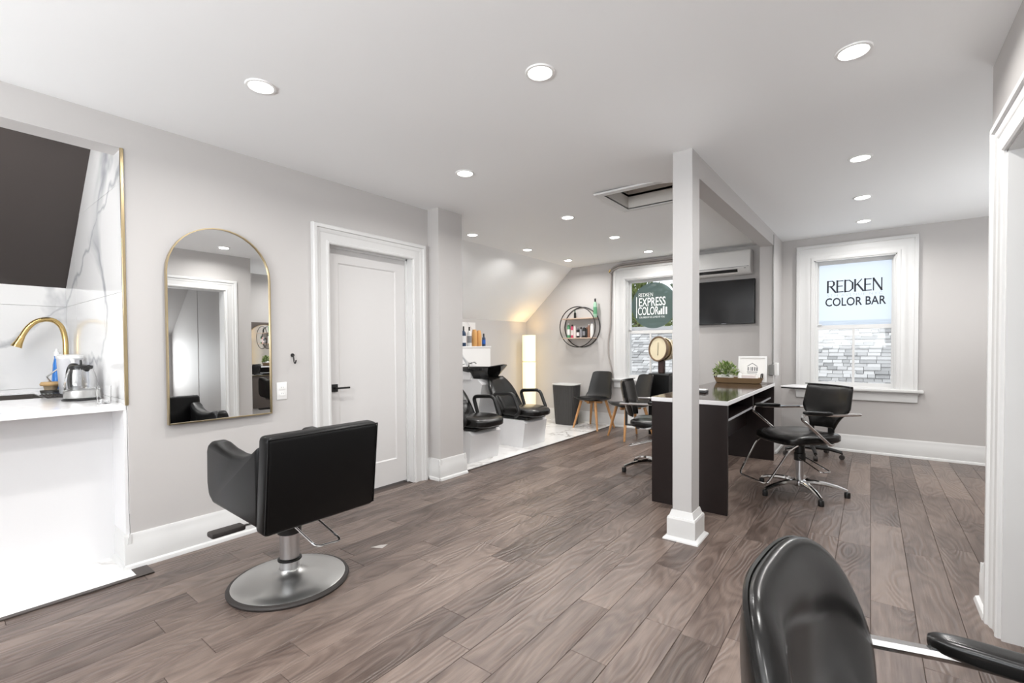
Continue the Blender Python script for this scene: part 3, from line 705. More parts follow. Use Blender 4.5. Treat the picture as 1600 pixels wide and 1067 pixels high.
def salon_chair(name, loc, rz, label, star=0.0, lever=-60, dome=False):
    az, ay = (.012, .05) if dome else (0, 0)
    t = thing(name, loc, label, 'chair', rz)
    b = MB(); b.lathe([(0, .062), (.045, .062), (.052, .08), (.05, .105), (.036, .115), (0, .115)], n=20); b.build('hub', chrome_m, t)
    for k in range(5):
        a = R(star+72*k)-rz; ca, sa = math.cos(a), math.sin(a)
        pts = [(.03, .09), (.10, .098), (.18, .092), (.26, .075), (.325, .052)]; rs = [.024, .022, .019, .0165, .0145]
        b = MB(); b.tube([(ca*r, sa*r, z) for r, z in pts], .02, 8, rs=rs); l = b.build('star_leg', chrome_m, t)
        b = MB(); b.lathe([(0, 0), (.019, 0), (.021, .008), (.021, .034), (.018, .044), (0, .046)], (ca*.325, sa*.325, 0), 14); b.build('glide_foot', blackp_m, l)
    b = MB(); b.lathe([(.031, .10), (.031, .32)], n=20); b.build('piston', cyl_m, t)
    b = MB(); b.lathe([(.034, .27), (.042, .272), (.042, .33), (.037, .335), (.037, .43), (0, .43)], n=20); b.build('pump_sleeve', blackp_m, t)
    la = R(lever)-rz; ML = Matrix.Rotation(la, 4, 'Z')
    b = MB(); b.tube(fillet([(.02, .03, .30), (.26, .045, .235), (.26, -.045, .235), (.02, -.03, .30)], .03), .0055, 8, M=ML); b.build('pump_lever', chrome_m, t)
    b = MB()
    def sf(p):
        x, y, z = p; return (x, y*(1-.10*max(0, -x/.25)), z - .018*max(0, (x-.12)/.13)**2 - .012*math.exp(-((y)/.1)**2)*(1 if z > 0 else 0))
    b.superbox((.02, 0, .478), (.255, .245, .042), 4.5, 8, sf); b.build('seat', leather2_m, t)
    b = MB(); b.box((-.17, -.16, .425), (.17, .16, .442), .004, 1); b.build('seat_plate', blackp_m, t)
    b = MB(); b.tube(fillet([(.19, .20, .44), (.255, .19, .40), (.43, .165, .14), (.43, -.165, .14), (.255, -.19, .40), (.19, -.20, .44)], .045), .0085, 8); b.build('footrest', chrome_m, t)
    for s_ in (-1, 1):
        b = MB(); b.tube(fillet([((-.30 if not dome else -.21), s_*(.262+ay*.4), .672+az), (-.08, s_*(.275+ay), .674+az), (.205, s_*(.275+ay), .692+az), (.225, s_*(.275+ay), .655+az), (-.03, s_*(.265+ay), .445), (-.12, s_*.2, .437)], .035), .0115, 8); a = b.build('armrest', chrome_m, t)
        b = MB(); b.superbox((.085 if not dome else .045, s_*(.275+ay), .690+az), (.125 if not dome else .165, .024, .017), 4, 6, lambda p: (p[0], p[1], p[2]+.02*max(0, (p[0]+.05)/.17)*.6)); b.build('arm_pad', leather2_m, a)
    Mb = Matrix.Translation((-.255, 0, 0))
    if dome:
        # wrap-around padded back: the top edge falls towards the arms
        NU, NV = 36, 24; W_, D_, T_ = .26, .10, .058
        def edge_pt(q, v): return Vector((-.29+D_*abs(q)**2.7 + .02*(1-v), q*W_*(1-.22*(1-v)**1.5), .48+(.906-.21*abs(q)**5-.48)*v))
        fr_, bk_ = [], []
        for jv in range(NV+1):
            tv = -math.cos(math.pi*jv/NV); v = (tv+1)/2
            for iu in range(NU+1):
                q = -math.cos(math.pi*iu/NU); p_ = edge_pt(q, v); th = T_*max(0, (1-abs(q)**5)*(1-abs(tv)**7))**.5
                nr = Vector((1, -math.copysign(2.7*D_/W_*abs(q)**1.7, q), 0)).normalized()
                fr_.append(p_+nr*th*.62); bk_.append(p_-nr*th*.38)
        b = MB()
        for g in (fr_, bk_): b._new(g, [(jv*(NU+1)+iu, jv*(NU+1)+iu+1, (jv+1)*(NU+1)+iu+1, (jv+1)*(NU+1)+iu) for jv in range(NV) for iu in range(NU)])
        back = b.build('backrest', leather2_m, t)
        b = MB(); b.tube([edge_pt(-.985+1.97*i/60, .978)+Vector((-.012, 0, .004)) for i in range(61)], .0035, 6); b.build('piping', leather2_m, back)
    else:
        def hw(z):
            if z > .70: return .235-.01*(z-.70)/.18
            if z > .645: return .185+.05*((z-.645)/.055)**.6
            return .125+.06*max(0, (z-.53)/.115)**2
        b = MB(); shell(b, .53, .885, hw, .055, curve=.055, lean=-.2, nu=16, nv=22, p=7, M=Mb); back = b.build('backrest', leather2_m, t)
        b = MB(); b.tube([(-.255+.055*u*u-.2*.352+.02, u*.228, .882) for u in [-1+.1*i for i in range(21)]], .004, 6); b.build('piping', leather2_m, back)
    b = MB(); b.box((-.30, -.03, .43), (-.285, .03, .70), .004, 1); b.box((-.30, -.03, .428), (-.15, .03, .440), .004, 1); b.build('back_bracket', blackp_m, t)
    return t
salon_chair('salon_chair', (-.455, 4.45, 0), R(227), 'black vinyl salon chair with chrome arms at the right side of the dark desk', star=13, lever=-42)
salon_chair('salon_chair', (-1.64, 4.42, 0), R(12), 'black salon chair pushed in behind the left side of the dark desk', star=222, lever=200)
salon_chair('salon_chair', (.174, .739, 0), R(-4.6), 'black salon chair with a rounded padded back in the near right corner', star=20, lever=-40, dome=True)

def wooden_chair(loc, rz, label):
    t = thing('side_chair', loc, label, 'chair', rz, 'charcoal shell chairs with beech legs')
    b = MB()
    # moulded shell: seat runs back and rises into the backrest
    rows = []
    prof = [(.235, .452, .17), (.22, .445, .20), (.12, .43, .225), (-.02, .42, .235), (-.12, .425, .23), (-.175, .45, .222), (-.205, .52, .21), (-.225, .62, .195), (-.25, .72, .18), (-.275, .80, .170), (-.282, .835, .163)]
    nu = 12
    for s_ in (0, 1):
        vs = []
        for k, (x, z, hw) in enumerate(prof):
            for i in range(nu+1):
                u = -1+2*i/nu; up = .03*abs(u)**3 if k < 6 else 0; fwd = .05*abs(u)**2.5 if k >= 5 else 0
                nx, nz = (0, -1) if k < 5 else (-1, -.2)
                y = math.copysign(abs(u)**.85, u)*hw
                zz = z+up
                if k == len(prof)-1: zz -= .02*abs(u)**6
                vs.append(Vector((x+fwd+nx*.012*s_, y, zz+nz*.012*s_)))
        n = nu+1; b._new(vs, [(k*n+i, k*n+i+1, (k+1)*n+i+1, (k+1)*n+i) for k in range(len(prof)-1) for i in range(nu)])
        rows.append(vs)
    # rim
    def rim(a): return [rows[0][i] for i in a], [rows[1][i] for i in a]
    n = nu+1; K = len(prof)
    loop = list(range(0, n)) + [k*n+nu for k in range(1, K)] + [(K-1)*n+i for i in range(nu-1, -1, -1)] + [k*n for k in range(K-2, 0, -1)]
    A, B = rim(loop); m_ = len(loop); b._new(A+B, [(i, (i+1) % m_, m_+(i+1) % m_, m_+i) for i in range(m_)])
    b.build('shell', shell_m, t, 60)
    b = MB(); b.superbox((.03, 0, .445), (.20, .205, .026), 3.5, 7); b.build('seat_cushion', leather_m, t)
    for sx in (1, -1):
        for sy in (1, -1):
            b = MB(); p0, p1 = Vector((sx*.135, sy*.125, .41)), Vector((sx*.215+(.0 if sx > 0 else -.01), sy*.215, 0))
            b.tube([p0, p0.lerp(p1, .5), p1], .02, 8, rs=[.021, .019, .013]); b.build('leg', wood_m, t)
    b = MB(); b.box((-.15, -.022, .375), (.15, .022, .408), .004, 1).box((-.022, -.15, .376), (.022, .15, .407), .004, 1); b.build('cross_frame', wood_m, t)
    return t
wooden_chair((-3.27, 6.22, 0), R(-97), 'charcoal shell chair with beech legs next to the grey waste bin')
wooden_chair((-2.52, 5.83, 0), R(-126), 'charcoal shell chair with beech legs in front of the hooded hair dryer')

# hooded dryer chair by the left window
dr = thing('hood_hair_dryer', (-2.285, 6.36, 0), 'cream and tan hood hair dryer on a black cabinet under the left window', 'hair dryer', 0)
b = MB(); b.prism([(-.15, 0), (.15, 0), (.15, .80), (.14, .835), (-.14, .835), (-.15, .80)], 'x', -.135, .145); b.build('cabinet', leather_m, dr)
b = MB(); b.box((-.14, -.155, .80), (.15, .155, .842), .012, 2); b.build('cabinet_top', blackp_m, dr)
b = MB(); b.box((-.045, -.04, .84), (.035, .04, 1.02), .008, 1); b.build('post', mat('dark_red_brown', (.05, .025, .022), .4), dr)
hv = Vector((-.42, -.9, .06)).normalized(); MH = Matrix.Translation((-.03, -.06, 1.175)) @ rot_to(hv)
b = MB(); b.lathe([(.158, .0), (.150, -.05), (.135, -.11), (.10, -.15), (0, -.165)], n=32, M=MH); b.build('hood', tan_m, dr)
b = MB(); b.lathe([(.145, -.20), (.155, -.13), (.16, -.11), (.150, -.10)], n=32, M=MH, caps=False).lathe([(.145, -.20), (.09, -.235), (0, -.245)], n=32, M=MH); b.build('hood_shell', cream_m, dr)
b = MB(); b.lathe([(.150, .0), (.158, .018), (.172, .018), (.178, .004), (.172, -.012), (.158, -.012)], n=32, M=MH, caps=False); b.build('hood_ring', hoodring_m, dr)
b = MB(); b.lathe([(0, .006), (.152, .006), (.152, .0), (0, 0)], n=32, M=MH); b.build('grille', mat('cream_grille', (.72, .64, .46), .45), dr)
b = MB(); b.box((-.008, -.09, .006), (.008, .09, .014), .002, 1, MH); b.build('vent', mat('grille_vent', (.42, .38, .27), .5), dr)

# waste bin
wbn = thing('waste_bin', (-3.765, 6.27, 0), 'dark grey ribbed waste bin with a pale liner in the tiled corner', 'waste bin')
def oval_ring(mb, pr, e=5, n=36, caps=(1, 0)):
    vs = []; 
    for hx, hy, z in pr:
        for j in range(n):
            a = 2*math.pi*j/n; c, s_ = math.cos(a), math.sin(a); l = (abs(c)**e+abs(s_)**e)**(1/e); vs.append(Vector((hx*c/l, hy*s_/l, z)))
    fs = [(i*n+j, i*n+(j+1) % n, (i+1)*n+(j+1) % n, (i+1)*n+j) for i in range(len(pr)-1) for j in range(n)]
    if caps[0]: fs.append(tuple(range(n))[::-1])
    if caps[1]: fs.append(tuple((len(pr)-1)*n+j for j in range(n)))
    mb._new(vs, fs); return mb
b = MB(); oval_ring(b, [(.155, .115, 0), (.163, .122, .006), (.20, .15, .605), (.206, .156, .612), (.206, .156, .632), (.192, .142, .632), (.188, .138, .6), (.15, .11, .02)], 4); b.build('body', grayplast_m, wbn)
b = MB()
for k in range(44):
    a = 2*math.pi*k/44; c, s_ = math.cos(a), math.sin(a); l = (abs(c)**4+abs(s_)**4)**.25
    b.tube([(.163*c/l, .123*s_/l, .02), (.200*c/l, .150*s_/l, .6)], .0035, 5)
b.build('ribs', grayplast_m, wbn)
b = MB(); oval_ring(b, [(.2065, .1565, .618), (.2095, .1595, .622), (.2095, .1595, .633), (.19, .14, .636), (.18, .13, .58)], 4, caps=(0, 0))
b.build('liner', bag_m, wbn)

# floor lamp
lp = thing('floor_lamp', (-4.51, 6.31, 0), 'tall lit paper floor lamp of stacked cylinders in the corner', 'floor lamp')
b = MB(); b.lathe([(0, 0), (.115, 0), (.115, .02), (.02, .028), (.012, .05), (0, .05)], n=28); b.build('base', blackp_m, lp)
b = MB(); b.tube([(0, 0, .04), (0, 0, 1.40)], .007, 8); b.build('pole', blackp_m, lp)
for i, (z0, z1, mm) in enumerate(((.07, .51, shade_dim_m), (.525, .96, shade_m), (.975, 1.41, shade_m))):
    b = MB(); b.lathe([(.108, z0), (.110, z0+.01), (.110, z1-.01), (.108, z1)], n=32, caps=False); s_ = b.build('shade', mm, lp)
    for zz in (z0, z1): b = MB(); b.lathe([(.107, zz-.004), (.112, zz-.004), (.112, zz+.003), (.107, zz+.003), (.107, zz-.004)], n=32, caps=False); b.build('shade_rim', ivory_m, s_)
for z in (.74, 1.2):
    l = bpy.data.lights.new('paper_lamp_bulb', 'POINT'); l.energy = 2.2; l.color = (1, .74, .42); l.shadow_soft_size = .10
    o = link('bulb', l, lp); o.location = (.135, -.03, z); o.location = (0, 0, z)

# hair wash units
def wash_unit(loc, label):
    t = thing('hair_wash_unit', loc, label, 'wash unit', 0, 'hair wash units in the tiled alcove')
    # forward = +X, bowl at the back
    b = MB(); b.prism([(-.42, .004), (.43, .004), (.47, .30), (.42, .335), (-.42, .335)], 'y', -.235, .235)
    b.build('pedestal', white_m, t, 20)
    b = MB(); b.prism([(-.56, .004), (-.36, .004), (-.30, .335), (-.22, .73), (-.30, .80), (-.56, .80)], 'y', -.22, .22); b.build('tower', white_m, t, 20)
    b = MB(); b.superbox((.30, 0, .405), (.30, .25, .05), 3.6, 8, lambda p: (p[0], p[1]*(1-.12*max(0, p[0]/.3)), p[2]+.03*(1-((p[0]-.05)/.3)**2)*(1 if p[2] > 0 else .2))); b.build('seat', leather2_m, t)
    b = MB(); b.box((-.05, -.2, .335), (.48, .2, .365), .006, 1); b.build('seat_plate', blackp_m, t)
    b = MB(); hw = lambda z: .25-.10*max(0, (z-.60)/.22)**2
    shell(b, .36, .83, hw, .11, curve=.035, lean=-.62, x0=.09, nu=16, nv=18, p=5); b.build('backrest', leather2_m, t)
    b = MB(); shell(b, .40, .60, lambda z: .17, .05, curve=.02, lean=-.62, x0=.115, nu=12, nv=10, p=5); b.build('lumbar_cushion', leather2_m, t)
    for s_ in (-1, 1):
        b = MB(); b.tube(fillet([(.10, s_*.285, .40), (.02, s_*.285, .635), (.33, s_*.285, .655), (.43, s_*.285, .43), (.36, s_*.285, .38)], .06), .022, 10); b.build('armrest', blackp_m, t)
    # bowl: open basin with a raised neck lip
    nu = 28; prof = [(0, -.13), (.10, -.128), (.17, -.10), (.225, -.03), (.245, .01), (.262, .012), (.268, 0), (.25, -.03), (.19, -.12), (.10, -.155), (0, -.158)]
    vs = []
    for r, z in prof:
        for j in range(nu):
            a = 2*math.pi*j/nu; f_ = max(0, math.cos(a)); rim = max(0, (r-.15)/.12)
            x = r*math.cos(a)*(1.35+.25*f_*f_*rim); y = r*math.sin(a)
            vs.append(Vector((-.44+x, y, .93+z+.055*rim*f_**3 - .0*rim)))
    b = MB(); b._new(vs, [(i*nu+j, i*nu+(j+1) % nu, (i+1)*nu+(j+1) % nu, (i+1)*nu+j) for i in range(len(prof)-1) for j in range(nu)]); b.build('bowl', blackg_m, t, 60)
    b = MB(); b.lathe([(0, .90), (.016, .90), (.016, 1.0), (0, 1.005)], (-.73, .08, 0), 12); b.tube(fillet([(-.73, .08, .985), (-.62, .08, 1.01), (-.58, .08, .985)], .02), .009, 8); b.build('tap', chrome_m, t)
    b = MB(); b.lathe([(0, .90), (.013, .90), (.013, .975), (0, .98)], (-.73, -.07, 0), 12); b.tube([(-.73, -.07, .97), (-.66, -.07, .985)], .006, 8); b.build('spray_holder', chrome_m, t)
    b = MB(); b.box((-.78, -.24, .78), (-.40, .24, .905), .01, 1); b.build('bowl_shelf', white_m, t)
    return t
wash_unit((-3.72, 4.69, 0), 'hair wash unit with black seat and bowl, fully in view in the alcove')
wash_unit((-3.72, 3.76, 0), 'hair wash unit half hidden behind the wall pilaster')
# marble ledge behind the bowls, with a splash slab and bottles
lg = thing('marble_ledge', (-4.62, 4.3, 0), 'marble-clad ledge box behind the wash bowls', 'ledge')
b = MB(); b.box((-.10, -1.03, 0), (.055, 1.08, 1.205)); b.build('body', marble_m, lg)
b = MB(); b.box((-.115, -1.035, 1.205), (.065, 1.09, 1.228), .003, 1); b.build('top', white_m, lg)
b = MB(); b.box((-4.735, 3.27, 1.2285), (-4.722, 5.22, 1.585), .002, 1); tag(b.build('splash_slab', marble_m), 'marble slab standing on the ledge behind the shampoo bottles', 'slab')
def bottle(name, loc, label, cat, body_m, cap_m, r=.03, h=.17, caph=.05, capr=.012, kind='round', group=None, label_m=None, rz=0):
    t = thing(name, loc, label, cat, rz, group)
    b = MB()
    if kind == 'round': prof = [(0, 0), (r*.92, 0), (r, .006), (r, h*.80), (r*.85, h*.90), (capr*1.15, h*.97), (capr*1.1, h), (0, h)]
    elif kind == 'jar': prof = [(0, 0), (r*.95, 0), (r, .005), (r, h*.95), (r*.95, h), (0, h)]
    else: prof = [(0, 0), (r*.9, 0), (r, .01), (r, h*.86), (r*.7, h*.95), (capr*1.2, h), (0, h)]
    b.lathe(prof, n=16); b.build('body', body_m, t)
    b = MB(); b.lathe([(0, h), (capr, h), (capr, h+caph*.9), (capr*.75, h+caph), (0, h+caph)], n=12); b.build('cap', cap_m, t)
    if label_m: b = MB(); b.lathe([(r*1.008, h*.22), (r*1.008, h*.66)], n=16, caps=False); b.build('label_band', label_m, t)
    return t
def cm_(n, c, r=.3): return MATS.get(n) or mat(n, c, r)
navy = cm_('navy_plastic', (.025, .05, .10)); white_b = cm_('white_bottle', (.7, .7, .69)); amber = cm_('amber_plastic', (.66, .36, .13)); black_b = cm_('black_cap', (.01, .01, .01))
for py, body, capm, r, h, ch, lb, lm in ((724.5, navy, black_b, .034, .225, .06, 'dark blue shampoo bottle at the left end of the marble ledge', white_m), (733.5, white_b, black_b, .034, .225, .055, 'white bottle with a black cap on the marble ledge', print_m),
        (741.5, amber, amber, .04, .235, .01, 'left of the two amber bottles on the marble ledge', None), (748.5, amber, amber, .038, .225, .01, 'right of the two amber bottles on the marble ledge', None), (756, navy, black_b, .027, .145, .045, 'small dark blue bottle at the right end of the marble ledge', sky_blue_m)):
    p = P('x', -4.61, py, 540); bottle('shampoo_bottle', (-4.61, p.y, 1.228), lb, 'bottle', body, capm, r, h, ch, .012 if ch > .02 else r*.7, 'round', 'shampoo bottles on the marble ledge', lm)

# ------------------------------------------------------------------ left wall: mirror, hook, outlet
def arch(w, z0, z1, n=20):
    r = w/2; return [(-r, z0), (r, z0)] + [(r*math.cos(math.pi*i/n), z1-r+r*math.sin(math.pi*i/n)) for i in range(n+1)]
def arched_mirror(loc, rz, w, z0, z1, label):
    t = thing('arched_mirror', loc, label, 'mirror', rz)        # local: wall plane at x=0, faces +X, y lateral
    b = MB(); b.prism([(y, z) for y, z in arch(w-.012, z0+.006, z1-.006)], 'x', .004, .020); b.build('glass', mirror_m, t, 0)
    b = MB(); o, i = arch(w, z0, z1), arch(w-.013, z0+.0065, z1-.0065); n = len(o); vs = []
    for x in (.002, .030):
        vs += [Vector((x, *p)) for p in o] + [Vector((x, *p)) for p in i]
    fs = []
    for j in range(n):
        k = (j+1) % n
        fs += [(j, k, 2*n+k, 2*n+j), (n+j, n+k, 3*n+k, 3*n+j), (2*n+j, 2*n+k, 3*n+k, 3*n+j), (j, k, n+k, n+j)]
    b._new(vs, fs); b.build('frame', gold_m, t, 30)
    return t
arched_mirror((AX+.006, 1.203, 0), R(.75), .592, .772, 1.962, 'tall arched wall mirror with a thin gold frame left of the door')
arched_mirror((RECESS, 3.86, 0), R(180), .62, .75, 1.62, 'arched mirror on the right recess wall, seen only in reflection')
b = MB(); b.box((RECESS-.012, RY+.1, .2), (RECESS, 5.0, 1.66)); tag(b.build('wall_panel', mat('dark_taupe_panel', (.12, .10, .09), .5)), 'dark taupe panel behind the recess mirror, seen only in reflection', 'panel')
hk = thing('coat_hook', (AX, 1.658, 1.135), 'small black metal coat hook on the wall between mirror and door', 'hook')
b = MB(); b.lathe([(0, 0), (.013, 0), (.013, .006), (0, .008)], n=16, M=Matrix.Translation((0, 0, .03)) @ rot_to((1, 0, 0))); b.build('back_plate', iron_m, hk)
b = MB(); b.tube(fillet([(.004, 0, .03), (.02, 0, .012), (.022, 0, -.02), (.04, 0, -.03), (.052, 0, -.005)], .018), .0045, 8); b.build('prong', iron_m, hk)
ot = thing('wall_outlet', (AX, 1.579, .918), 'white double wall outlet below the coat hook', 'outlet')
b = MB(); b.box((0, -.036, -.06), (.006, .036, .06), .003, 2); b.build('cover_plate', plastic_w, ot)
for z in (-.021, .021):
    b = MB(); b.box((.006, -.017, z-.014), (.009, .017, z+.014), .002, 1); so_ = b.build('socket', plastic_w, ot)
    for yy in (-.006, .006): b = MB(); b.box((.009, yy-.0012, z-.002), (.0094, yy+.0012, z+.007)); b.build('slot', print_m, so_)

# ------------------------------------------------------------------ back wall: round shelf, TV, air conditioner, pipes
sc = P('y', BY-.06, 907, 511); SR = .315
sh = thing('round_wall_shelf', (sc.x, BY, sc.z), 'black double-ring wall shelf with two pale wooden boards', 'shelf')
for yy, dx in ((-.012, .055), (-.165, -.0)):
    b = MB(); b.tube([(SR*math.cos(2*math.pi*i/48)+0, yy, SR*math.sin(2*math.pi*i/48)) for i in range(48)], .0075, 8, True); b.build('ring', iron_m, sh)
SZ1, SZ2 = P('y', BY-.1, 907, 497).z-sc.z+.0, P('y', BY-.1, 907, 527.5).z-sc.z
for z in (SZ1, SZ2):
    hw = math.sqrt(SR*SR-z*z)-.002; b = MB(); b.box((-hw, -.172, z-.016), (hw, -.004, z), .002, 1); b.build('board', pale_wood_m, sh)
green = cm_('green_plastic', (.10, .30, .16)); mint = cm_('mint_plastic', (.30, .48, .36)); pink = cm_('pink_plastic', (.55, .06, .13)); cream_b = cm_('cream_plastic', (.68, .62, .60)); brown_b = cm_('brown_plastic', (.24, .12, .08)); gray_b = cm_('grey_plastic', (.22, .22, .24)); dgreen = cm_('dark_green', (.02, .07, .04))
zt, zl = sc.z+SZ1, sc.z+SZ2
def shelf_item(px, z, name, label, cat, *a, **k):
    p = P('y', BY-.075, px, 512); a = list(a); a[2] *= 1.12; a[3] *= 1.12; bottle(name, (p.x, BY-.085, z), label, cat, *a, group='hair products on the round shelf', **k)
shelf_item(899.0, zt, 'spray_bottle', 'slim black bottle on the top board of the round shelf', 'bottle', black_b, dgreen, .018, .085, .04, .009)
shelf_item(930.5, zt, 'spray_can', 'tall mint green spray can with a black nozzle on the round shelf', 'spray can', mint, black_b, .026, .215, .05, .014, 'can', label_m=green)
for px, body, capm, r, h, ch, kd, lb, lm in ((889, green, white_b, .024, .185, .03, 'can', 'green and white bottle at the left end of the lower shelf board', white_b), (894.6, pink, black_b, .02, .165, .025, 'can', 'pink tube second from left on the lower shelf board', cream_b),
        (898.8, cream_b, white_b, .024, .165, .01, 'jar', 'cream box-shaped bottle third from left on the lower shelf board', None), (903.6, black_b, gray_b, .023, .115, .025, 'jar', 'short black jar fourth on the lower shelf board', pinkbox_m), (908.4, gray_b, black_b, .022, .12, .03, 'can', 'small grey bottle in the middle of the lower shelf board', None),
        (913.2, black_b, gray_b, .025, .135, .015, 'jar', 'wide black jar right of the middle of the lower shelf board', gray_b), (917.2, black_b, brown_b, .02, .125, .02, 'jar', 'second black jar beside the brown bottle on the shelf', None), (920.5, brown_b, pinkbox_m, .019, .17, .02, 'can', 'brown bottle beside the white one on the lower shelf board', None), (925.3, white_b, gray_b, .025, .19, .025, 'can', 'white bottle at the right end of the lower shelf board', None)):
    shelf_item(px, zl, 'hair_product', lb, 'bottle', body, capm, r, h, ch, r*.6, kd, label_m=lm)

tv = thing('television', (-1.52, BY, 1.775), 'black flat television on the back wall under the air conditioner', 'television')
b = MB(); b.box((-.365, -.055, -.285), (.365, -.015, .285), .005, 1); b.build('cabinet', blackp_m, tv)
b = MB(); b.box((-.355, -.058, -.268), (.355, -.0535, .275)); b.build('screen', screen_m, tv)
b = MB(); b.box((-.15, -.015, -.12), (.15, 0, .12)); b.build('wall_bracket', blackp_m, tv)
b = MB(); b.box((-.03, -.0575, -.2795), (.03, -.0545, -.2725)); b.build('badge', gray_b, tv)

ac = thing('air_conditioner', (-1.60, BY, 2.26), 'white wall-mounted split air conditioner above the television', 'air conditioner')
b = MB()
acp = [(0, -.145), (0, .155), (-.15, .155), (-.185, .135), (-.2, .09), (-.205, -.06), (-.16, -.13), (-.12, -.148)]
bevel_prism(b, acp, 'x', -.42, .42, .012, 2); b.build('body', plastic_w, ac, 50)
b = MB(); b.box((-.40, -.190, -.122), (.27, -.155, -.085)); b.build('outlet_slot', blackg_m, ac)
b = MB(); b.box((-.40, -.012, -.004), (.27, .03, .004), .003, 1, Matrix.Translation((0, -.172, -.118)) @ Matrix.Rotation(R(-38), 4, 'X')); b.build('louver', plastic_w, ac)
b = MB(); b.box((-.40, -.2075, -.062), (.40, -.2035, -.057)); b.build('panel_seam', gray_b, ac)
b = MB(); b.box((.345, -.197, -.083), (.365, -.193, -.075)); b.build('indicator', gray_b, ac)

pl = thing('pipe_bundle', (-2.0, BY, 2.43), 'grey wrapped pipe pair running from the air conditioner over the left window', 'pipes')
def loc(o, pts): return [Vector(p)-o.location for p in pts]
for k, (dz, dyy) in enumerate(((0.0, -.03), (-.036, -.045))):
    pts = [(-2.055, BY-.03, 2.33+dz), (-2.06, BY+dyy, 2.43+dz), (-2.6, BY+dyy, 2.44+dz), (-2.98, BY+dyy, 2.435+dz), (-3.08, BY+dyy, 2.405+dz*1.2), (-3.13, BY+dyy, 2.36+dz*1.2)]
    b = MB(); b.tube(loc(pl, fillet(pts, .05, 4)), .017, 10); b.build('pipe', pipe_m, pl)
b = MB(); b.tube(loc(pl, [(-3.13, BY-.04, 2.37), (-3.155, BY-.04, 2.335)]), .012, 8); b.build('pipe_end', brass_m, pl)
cd = MB(); cps = [P('y', BY-.015, px, py) for px, py in ((955.5, 428), (954.5, 450), (953.8, 480), (953.5, 510), (950, 535), (950.5, 555), (955, 575), (957.5, 590))]
cd.tube(fillet(cps, .05, 3), .011, 8); tag(cd.build('drain_hose', pipe_m), 'thin grey hose hanging beside the left window casing', 'hose')

# partition: conduit and switch boxes
kd = thing('conduit', (SX1, SY, .98), 'thin grey conduit on the partition corner down to a metal switch box', 'conduit')
b = MB(); b.tube([(-.002, -.011, .03), (-.002, -.011, 1.47)], .007, 8); b.build('tube', metalgray_m, kd)
b = MB(); b.box((-.045, -.022, -.10), (.012, .0, .02), .003, 1); b.build('switch_box', metalgray_m, kd)
b = MB(); b.lathe([(0, .02), (.01, .02), (.01, .04), (0, .04)], (-.002, -.011, 0), 10); b.build('connector', metalgray_m, kd)
sw = MB(); sw.box((SX1, SY+.06, .87), (SX1+.035, SY+.155, 1.015), .004, 1); tag(sw.build('outlet_box', plastic_w), 'white surface outlet box on the side of the partition', 'outlet')

# ------------------------------------------------------------------ the dark desk and what stands on it
dk = thing('desk', (-1.075, 4.545, 0), 'long dark espresso desk with white edging behind the column', 'desk')
hx, hy = .275, 1.012
for s_ in (-1, 1):
    b = MB(); b.box((-hx, s_*hy-(.028 if s_ > 0 else 0), 0), (hx, s_*hy+(0 if s_ > 0 else .028), .787)); b.build('end_panel', espresso_m, dk)
b = MB(); b.box((-hx-.004, -hy-.004, .787), (hx+.004, hy+.004, .8185), .002, 1); b.build('edge_banding', white_m, dk)
b = MB(); b.box((-hx+.0, -hy+.0, .8186), (hx-.0, hy-.0, .8205)); b.build('top', deskt_m, dk)
b = MB(); b.box((-.01, -hy+.028, .35), (.01, hy-.028, .787)); b.build('centre_panel', espresso_m, dk)
for s_ in (-1, 1):
    a_, c_ = (.01, hx-.03) if s_ > 0 else (-hx+.03, -.01)
    b = MB(); b.box((a_, -hy+.028, .655), (c_, hy-.028, .672)); so_ = b.build('shelf', espresso_m, dk)
    b = MB(); b.box((c_ if s_ > 0 else a_-.002, -hy+.028, .655), (c_+.002 if s_ > 0 else a_, hy-.028, .672)); b.build('shelf_edge', cm_('grey_edge', (.35, .36, .38)), so_)
    for yy in (.06,): b = MB(); b.box((a_, yy-.009, .672), (c_, yy+.009, .787)); b.build('divider', espresso_m, dk)
DZ = .8206
ty = thing('serving_tray', (-1.105, 5.33, DZ), 'boat-shaped brown wooden tray with handles on the far end of the desk', 'tray')
b = MB(); oval_ring(b, [(.20, .075, 0), (.215, .085, .004), (.238, .105, .058), (.228, .096, .058), (.205, .078, .012)], 2.6, 40, (1, 1)); b.build('basin', wicker_m, ty)
for s_ in (-1, 1):
    b = MB(); b.tube(fillet([(s_*.222, -.045, .05), (s_*.225, -.045, .10), (s_*.225, .045, .10), (s_*.222, .045, .05)], .015), .006, 8); b.build('handle', iron_m, ty)
pp = thing('potted_plant', (-1.228, 5.325, DZ+.014), 'small bushy green plant in a white pot inside the tray', 'plant')
b = MB(); b.box((-.075, -.042, 0), (.075, .042, .072), .006, 2); b.build('pot', plastic_w, pp)
def leaves(n, cx, cy, cz, rx, ry, rz, l, m, seed):
    g = random.Random(seed); b = MB()
    for _ in range(n):
        while True:
            p = Vector((g.uniform(-1, 1), g.uniform(-1, 1), g.uniform(-.3, 1)))
            if .2 < p.length < 1: break
        d = (p + Vector((g.gauss(0, .3), g.gauss(0, .3), .3))).normalized(); s_ = d.orthogonal().normalized(); s_ = Matrix.Rotation(g.uniform(0, 6.28), 3, d) @ s_
        o = Vector((cx+p.x*rx, cy+p.y*ry, cz+p.z*rz)); L_ = l*g.uniform(.7, 1.25); nrm = d.cross(s_)
        b._new([o, o+d*L_*.45+s_*L_*.24+nrm*L_*.05, o+d*L_, o+d*L_*.45-s_*L_*.24+nrm*L_*.05], [(0, 1, 2, 3)])
    return b
